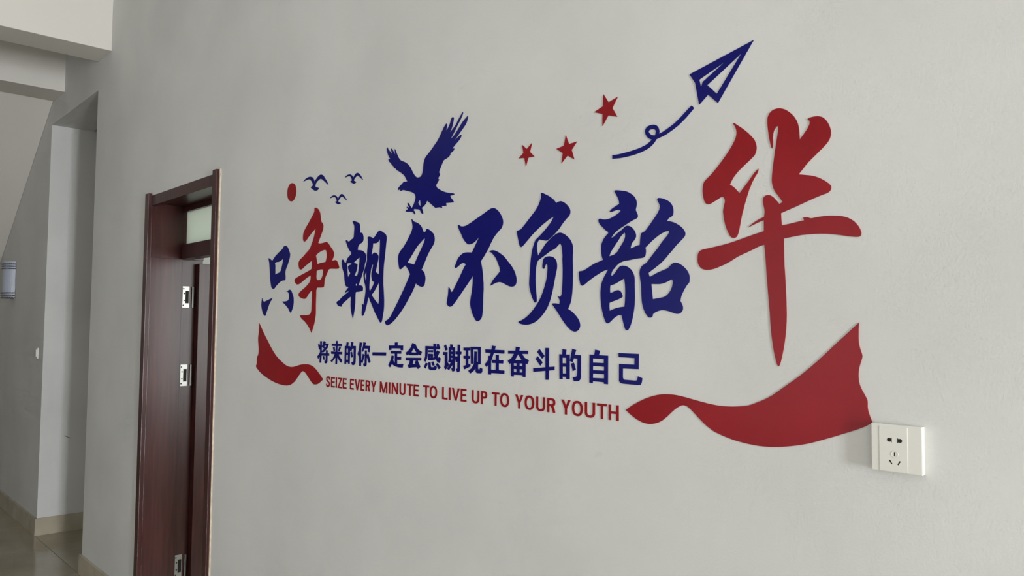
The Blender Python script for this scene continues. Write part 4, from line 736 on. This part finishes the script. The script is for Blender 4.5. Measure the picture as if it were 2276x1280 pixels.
        ['1,0 72,0 74,1 75,2 75,268 76,271 78,270 81,265 274,1 278,0 355,0 357,1 358,3 358,373 357,375 355,376 286,376 284,375 283,374 283,108 282,105 280,106 276,111 83,375 80,376 3,376 0,375 0,373 0,3'],
    ]),
    'e13_U': (-2.1209, 1.4093, [
        ['155,0 189,1 215,4 234,9 255,16 271,24 285,34 291,39 299,46 308,58 318,74 324,92 327,107 328,127 328,379 327,382 256,382 254,381 253,130 253,119 251,110 246,99 243,92 238,86 229,77 221,71 211,66 194,60 178,58 164,57 151,58 135,60 118,66 108,71 99,78 91,86 82,99 78,110 76,120 75,131 75,381 73,382 3,382 1,381 0,127 2,107 4,94 11,74 20,59 31,46 44,34 60,23 75,15 97,8 113,4 133,2'],
    ]),
    'e14_T': (-2.0792, 1.4103, [
        ['128,0 200,0 202,0 203,2 203,317 206,318 329,319 330,321 330,372 329,375 2,375 0,374 0,321 1,319 124,318 126,318 127,317 127,2'],
    ]),
    'e15_E': (-2.0427, 1.4105, [
        ['1,1 270,0 272,1 273,3 273,54 272,56 271,57 78,57 76,58 75,60 75,161 76,163 254,163 256,164 257,166 257,217 256,219 255,220 78,220 76,221 75,223 75,316 75,318 78,319 271,319 272,320 273,322 273,373 272,375 270,376 3,376 0,375 0,373 0,3'],
    ]),
    'e16_T': (-1.9919, 1.4108, [
        ['121,1 192,0 194,1 195,2 196,318 198,319 313,319 315,322 315,373 313,376 3,376 1,375 0,322 2,319 117,319 119,318 119,317 120,3'],
    ]),
    'e17_O': (-1.9572, 1.4105, [
        ['180,0 191,0 217,1 246,6 266,12 280,19 290,24 307,35 324,50 330,57 339,69 350,88 360,110 365,128 367,135 371,161 372,188 372,214 371,227 367,252 358,281 349,301 339,318 322,338 308,351 287,364 267,374 251,379 242,381 219,385 197,387 174,387 153,385 130,381 102,373 83,363 67,353 48,336 34,319 22,299 12,274 6,254 2,226 0,198 1,173 2,160 6,135 14,107 22,87 35,67 48,51 65,35 84,23 102,14 109,12 132,5 156,1',
         '186,57 169,58 162,59 154,61 141,66 128,73 123,77 115,83 105,94 95,109 89,122 83,137 79,152 77,164 76,177 75,194 76,211 79,231 83,250 92,271 97,281 107,295 116,304 127,313 141,321 154,325 166,328 190,330 202,329 217,326 232,320 248,311 257,304 266,294 276,281 280,273 284,265 289,250 293,235 295,223 297,211 297,192 296,175 294,156 289,136 283,121 277,108 267,94 257,83 247,75 232,66 219,61 211,59 203,58'],
    ]),
    'e18_L': (-1.8941, 1.4113, [
        ['1,1 254,0 255,1 256,3 256,55 256,56 255,57 78,57 75,59 75,373 75,375 73,376 3,376 1,376 0,374 0,3'],
    ]),
    'e19_I': (-1.8617, 1.4114, [
        ['2,0 84,0 85,0 86,2 86,372 86,374 84,375 3,375 1,375 0,373 0,2'],
    ]),
    'e20_V': (-1.8462, 1.4113, [
        ['143,1 215,0 217,1 218,2 357,364 360,374 359,376 281,376 278,375 183,83 180,77 178,80 171,101 82,374 79,376 3,376 0,375 0,373 3,366 138,12 142,3'],
    ]),
    'e21_E': (-1.8047, 1.4113, [
        ['1,0 263,0 265,1 266,3 266,54 265,56 264,56 78,57 76,57 75,59 75,160 76,162 78,163 247,163 249,163 250,166 250,217 249,219 248,220 78,220 76,220 75,223 75,316 76,318 78,319 264,319 265,319 266,321 266,373 265,375 263,375 3,375 1,374 0,373 0,3'],
    ]),
    'e22_U': (-1.7526, 1.4102, [
        ['154,0 187,1 213,4 232,9 252,16 269,24 283,34 293,44 306,59 314,74 320,90 324,107 325,129 325,379 324,382 253,382 251,381 250,132 249,120 247,110 243,97 234,84 226,77 218,71 209,66 200,63 189,60 176,58 163,57 150,58 134,60 117,66 107,71 96,80 87,90 82,100 78,110 76,119 75,131 75,381 72,382 3,382 1,381 0,127 2,107 5,91 11,75 19,59 30,46 42,34 58,23 76,15 91,9 101,7 112,4 131,2'],
    ]),
    'e23_P': (-1.7116, 1.4105, [
        ['1,1 72,0 74,2 75,159 76,162 77,162 152,162 181,165 196,168 211,173 227,181 236,187 244,195 252,206 259,218 263,229 266,247 266,277 266,291 263,306 259,320 251,334 242,345 234,352 225,358 211,365 196,370 181,373 156,376 2,376 0,375 0,373 0,3',
         '76,219 75,220 75,222 75,316 76,319 77,319 146,319 159,316 167,313 176,307 182,301 186,294 189,286 191,279 191,266 190,254 187,246 183,238 176,231 172,228 163,224 145,219'],
    ]),
    'e24_T': (-1.6639, 1.4103, [
        ['119,0 190,0 192,0 193,2 193,317 196,318 308,319 310,321 310,372 308,375 3,375 1,374 0,321 2,319 114,318 116,318 117,317 117,2'],
    ]),
    'e25_O': (-1.6289, 1.4095, [
        ['177,0 188,0 214,1 241,6 263,13 281,22 303,36 319,50 329,63 335,70 345,88 355,109 361,133 366,162 367,193 366,225 361,254 355,278 349,290 345,300 333,320 319,337 306,349 283,365 263,374 244,381 239,382 209,386 184,387 158,386 128,382 101,373 83,364 64,352 48,337 35,322 21,300 12,279 9,269 5,252 1,227 0,199 0,174 1,160 5,133 12,110 19,92 22,86 34,67 47,52 65,35 82,24 100,15 129,5 153,1',
         '173,58 166,59 151,62 139,67 128,73 116,82 110,88 104,95 96,107 88,122 83,135 78,155 75,177 75,194 75,211 79,235 83,252 88,266 97,284 105,294 114,304 125,313 134,319 153,326 169,330 187,330 198,329 216,326 229,321 241,314 251,305 258,298 263,292 271,280 278,267 282,257 284,250 288,235 292,207 291,171 287,147 284,135 279,122 269,104 262,94 253,84 242,75 235,70 228,67 217,62 200,58 184,57'],
    ]),
    'e26_Y': (-1.5671, 1.4100, [
        ['121,1 192,0 194,2 195,151 311,368 314,374 314,376 232,376 229,375 159,214 157,213 156,214 155,216 85,375 82,376 2,376 0,375 2,370 119,151 120,3'],
    ]),
    'e27_O': (-1.5295, 1.4094, [
        ['175,1 185,0 211,2 237,6 259,13 269,17 281,24 300,36 314,50 322,59 329,68 341,88 350,109 355,127 358,136 361,163 363,194 361,224 357,254 351,276 348,285 341,301 330,319 317,335 309,343 298,353 281,365 260,375 239,381 207,387 181,387 156,387 126,382 101,374 82,365 64,353 48,339 41,330 32,319 21,300 12,278 6,256 1,227 0,199 0,173 1,161 5,135 12,111 19,92 34,66 47,51 64,35 82,23 99,15 109,11 128,6 151,2',
         '171,58 164,59 149,62 136,67 124,74 114,83 108,89 104,94 95,106 88,121 85,129 82,137 78,154 75,177 75,194 75,212 79,236 83,253 88,267 95,281 101,290 113,304 122,312 130,317 138,321 150,326 167,330 178,330 196,330 215,325 226,321 237,314 249,305 255,298 267,281 276,261 280,251 284,235 286,216 287,205 286,172 283,150 280,138 275,123 265,104 258,93 248,83 237,74 227,68 212,62 197,59 181,58'],
    ]),
    'e28_U': (-1.4852, 1.4094, [
        ['157,0 191,0 213,3 237,8 257,15 275,24 289,33 297,41 303,47 311,57 320,73 327,91 331,110 331,123 331,378 330,381 259,381 257,380 256,127 256,118 254,108 249,98 243,88 235,79 224,71 213,65 195,60 179,57 166,56 152,57 138,59 125,63 108,70 100,76 92,83 84,95 78,108 76,119 75,130 75,380 72,381 3,381 0,380 0,126 2,103 5,89 11,74 20,58 31,45 44,33 60,22 75,15 100,6 114,3 134,1'],
    ]),
    'e29_R': (-1.4439, 1.4094, [
        ['1,0 72,0 75,1 75,159 76,161 78,162 129,162 131,161 133,160 177,104 212,5 215,0 290,0 292,1 292,2 270,93 225,169 227,171 234,173 250,181 259,186 269,195 277,204 284,217 289,229 291,237 293,251 293,270 292,292 289,306 284,320 277,332 269,342 259,351 246,358 230,365 216,369 200,373 181,375 170,375 3,375 1,374 0,372 0,2',
         '77,219 76,219 75,221 75,316 76,318 159,318 170,317 185,313 197,308 206,301 213,291 216,284 218,276 218,261 216,252 212,244 206,236 201,232 194,227 179,222 160,218'],
    ]),
    'e30_Y': (-1.3924, 1.4088, [
        ['124,1 196,0 198,2 199,151 321,373 321,375 321,376 239,376 236,375 165,221 162,214 161,213 159,215 85,375 83,376 3,376 0,375 0,373 4,366 123,151 123,3'],
    ]),
    'e31_O': (-1.3550, 1.4079, [
        ['176,1 187,0 213,2 242,7 262,13 275,19 283,24 301,35 320,53 332,69 344,88 353,111 360,134 364,159 365,184 365,205 364,228 360,254 352,280 343,301 332,320 318,337 310,345 302,352 283,365 262,375 240,381 208,387 183,387 157,387 127,382 100,373 82,365 65,353 45,335 33,319 22,300 13,279 7,260 5,253 1,227 0,199 1,173 1,161 5,135 12,111 15,103 22,88 34,68 48,51 64,36 83,23 100,15 129,6 152,2',
         '172,58 165,59 151,62 138,67 126,74 113,84 104,95 96,106 89,120 86,126 83,137 78,155 76,177 75,194 76,212 78,233 83,251 88,265 97,283 104,294 115,305 124,313 135,320 152,326 169,330 186,330 197,330 215,326 227,321 239,314 252,303 262,293 270,281 277,266 282,251 287,234 289,215 290,201 289,173 287,154 284,143 277,121 267,103 260,94 251,83 240,74 229,68 214,62 199,59 183,58'],
    ]),
    'e32_U': (-1.3115, 1.4077, [
        ['159,0 193,0 216,3 241,8 260,15 276,23 295,36 306,46 315,57 325,73 332,92 335,107 336,127 336,379 335,381 264,381 261,380 261,131 260,119 258,109 253,97 249,91 244,84 235,76 225,69 215,65 199,60 182,57 168,57 154,57 135,60 118,66 108,71 96,81 88,89 82,99 78,109 76,119 75,131 75,380 72,381 3,381 0,380 0,127 1,107 4,92 11,74 19,59 30,46 42,35 62,22 81,13 96,8 107,5 120,3 142,0'],
    ]),
    'e33_T': (-1.2707, 1.4081, [
        ['118,0 190,0 192,0 192,2 193,317 195,318 308,319 309,321 309,373 308,375 3,375 0,374 0,321 1,319 114,318 116,318 117,317 117,3'],
    ]),
    'e34_H': (-1.2339, 1.4079, [
        ['2,0 73,0 75,1 75,156 76,158 78,159 236,159 238,159 239,156 239,1 241,0 311,0 313,1 314,3 314,373 313,375 311,375 241,375 239,374 239,219 238,217 236,216 78,216 76,217 75,219 75,374 73,375 3,375 1,374 0,373 0,3'],
    ]),
}


def build_sign(key, name, material, label, cat, group=None, thick=0.0014):
    ox, oz, pieces = SIGN[key]
    loops = [[[(int(a) * 1e-4, int(b) * 1e-4) for a, b in (p.split(',') for p in lp.split())] for lp in pc] for pc in pieces]
    ctr = Vector((ox, 0, oz))
    if len(loops) == 1:
        o = link(name, prism(name, loops[0], -thick, 0.0), material)
        o.location = ctr
    else:
        o = empty(name, ctr)
        for pc in loops:
            link('stroke', prism('stroke', pc, -thick, 0.0), material, o)
    return tag(o, label, cat, group)


BIG = [('zhi', 'blue', 'large navy brush-written character 只 starting the slogan, above the small red ribbon'),
       ('zheng', 'red', 'large red brush-written character 争 below the red disc, second in the slogan'),
       ('zhao', 'blue', 'large navy brush-written character 朝 right of the red 争'),
       ('xi', 'blue', 'large navy brush-written character 夕 directly below the eagle'),
       ('bu', 'blue', 'large navy brush-written character 不 in the middle of the slogan'),
       ('fu', 'blue', 'large navy brush-written character 负 between 不 and 韶'),
       ('shao', 'blue', 'large navy brush-written character 韶 left of the biggest red character'),
       ('hua', 'red', 'biggest red brush-written character 华 ending the slogan')]
for k, c, lb in BIG:
    build_sign(k, 'brush_character', c, lb, 'character', 'large brush-written slogan characters')

ORD = ['first', 'second', 'third', 'fourth', 'fifth', 'sixth', 'seventh', 'eighth', 'ninth', 'tenth', 'eleventh', 'twelfth',
       'thirteenth', 'fourteenth', 'fifteenth', 'sixteenth']
SMALL = [('jiang', '将'), ('lai', '来'), ('de', '的'), ('ni', '你'), ('yi', '一'), ('ding', '定'), ('hui', '会'), ('gan', '感'), ('xie', '谢'),
         ('xian', '现'), ('zai', '在'), ('fen', '奋'), ('dou', '斗'), ('de2', '的'), ('zi', '自'), ('ji', '己')]
for i, (k, ch) in enumerate(SMALL):
    build_sign('s_' + k, 'printed_character', 'blue', 'small bold navy character %s, %s in the line under the slogan' % (ch, ORD[i]),
               'character', 'small navy characters of the second line')

WORDS = ['SEIZE', 'EVERY', 'MINUTE', 'TO', 'LIVE', 'UP', 'TO', 'YOUR', 'YOUTH']
WNAME = ['SEIZE', 'EVERY', 'MINUTE', 'TO after MINUTE', 'LIVE', 'UP', 'TO after UP', 'YOUR', 'YOUTH']
n = 0
for w, wn in zip(WORDS, WNAME):
    for j, ch in enumerate(w):
        build_sign('e%02d_%s' % (n, ch), 'capital_letter', 'red', 'small red capital letter %s, %s letter of the word %s' % (ch, ORD[j], wn),
                   'letter', 'red English letters of the bottom line')
        n += 1

build_sign('ribbonL', 'ribbon_decal', 'red', 'small dark red ribbon shape at the left end of the slogan', 'ribbon', 'ribbon shapes')
build_sign('ribbonR', 'ribbon_decal', 'red', 'large red ribbon shape reaching the power socket', 'ribbon', 'ribbon shapes')
build_sign('eagle', 'eagle_decal', 'blue', 'navy eagle silhouette with raised wings above the slogan', 'eagle')
build_sign('sun', 'sun_disc', 'red', 'plain red disc left of the three small birds', 'disc')
build_sign('birdA', 'bird_decal', 'blue', 'largest navy gliding bird, next to the red disc', 'bird', 'gliding birds')
build_sign('birdB', 'bird_decal', 'blue', 'navy gliding bird nearest to the eagle', 'bird', 'gliding birds')
build_sign('birdC', 'bird_decal', 'blue', 'lowest of the three navy gliding birds', 'bird', 'gliding birds')
build_sign('starS', 'star_decal', 'red', 'smallest red five-pointed star', 'star', 'red stars')
build_sign('starM', 'star_decal', 'red', 'middle-sized red five-pointed star between the other two', 'star', 'red stars')
build_sign('starL', 'star_decal', 'red', 'largest and highest red five-pointed star', 'star', 'red stars')
build_sign('trail', 'flight_trail', 'blue', 'curved navy flight trail with a loop behind the paper plane', 'trail')
build_sign('plane', 'paper_plane', 'blue', 'navy paper plane outline pointing to the upper right', 'paper plane')
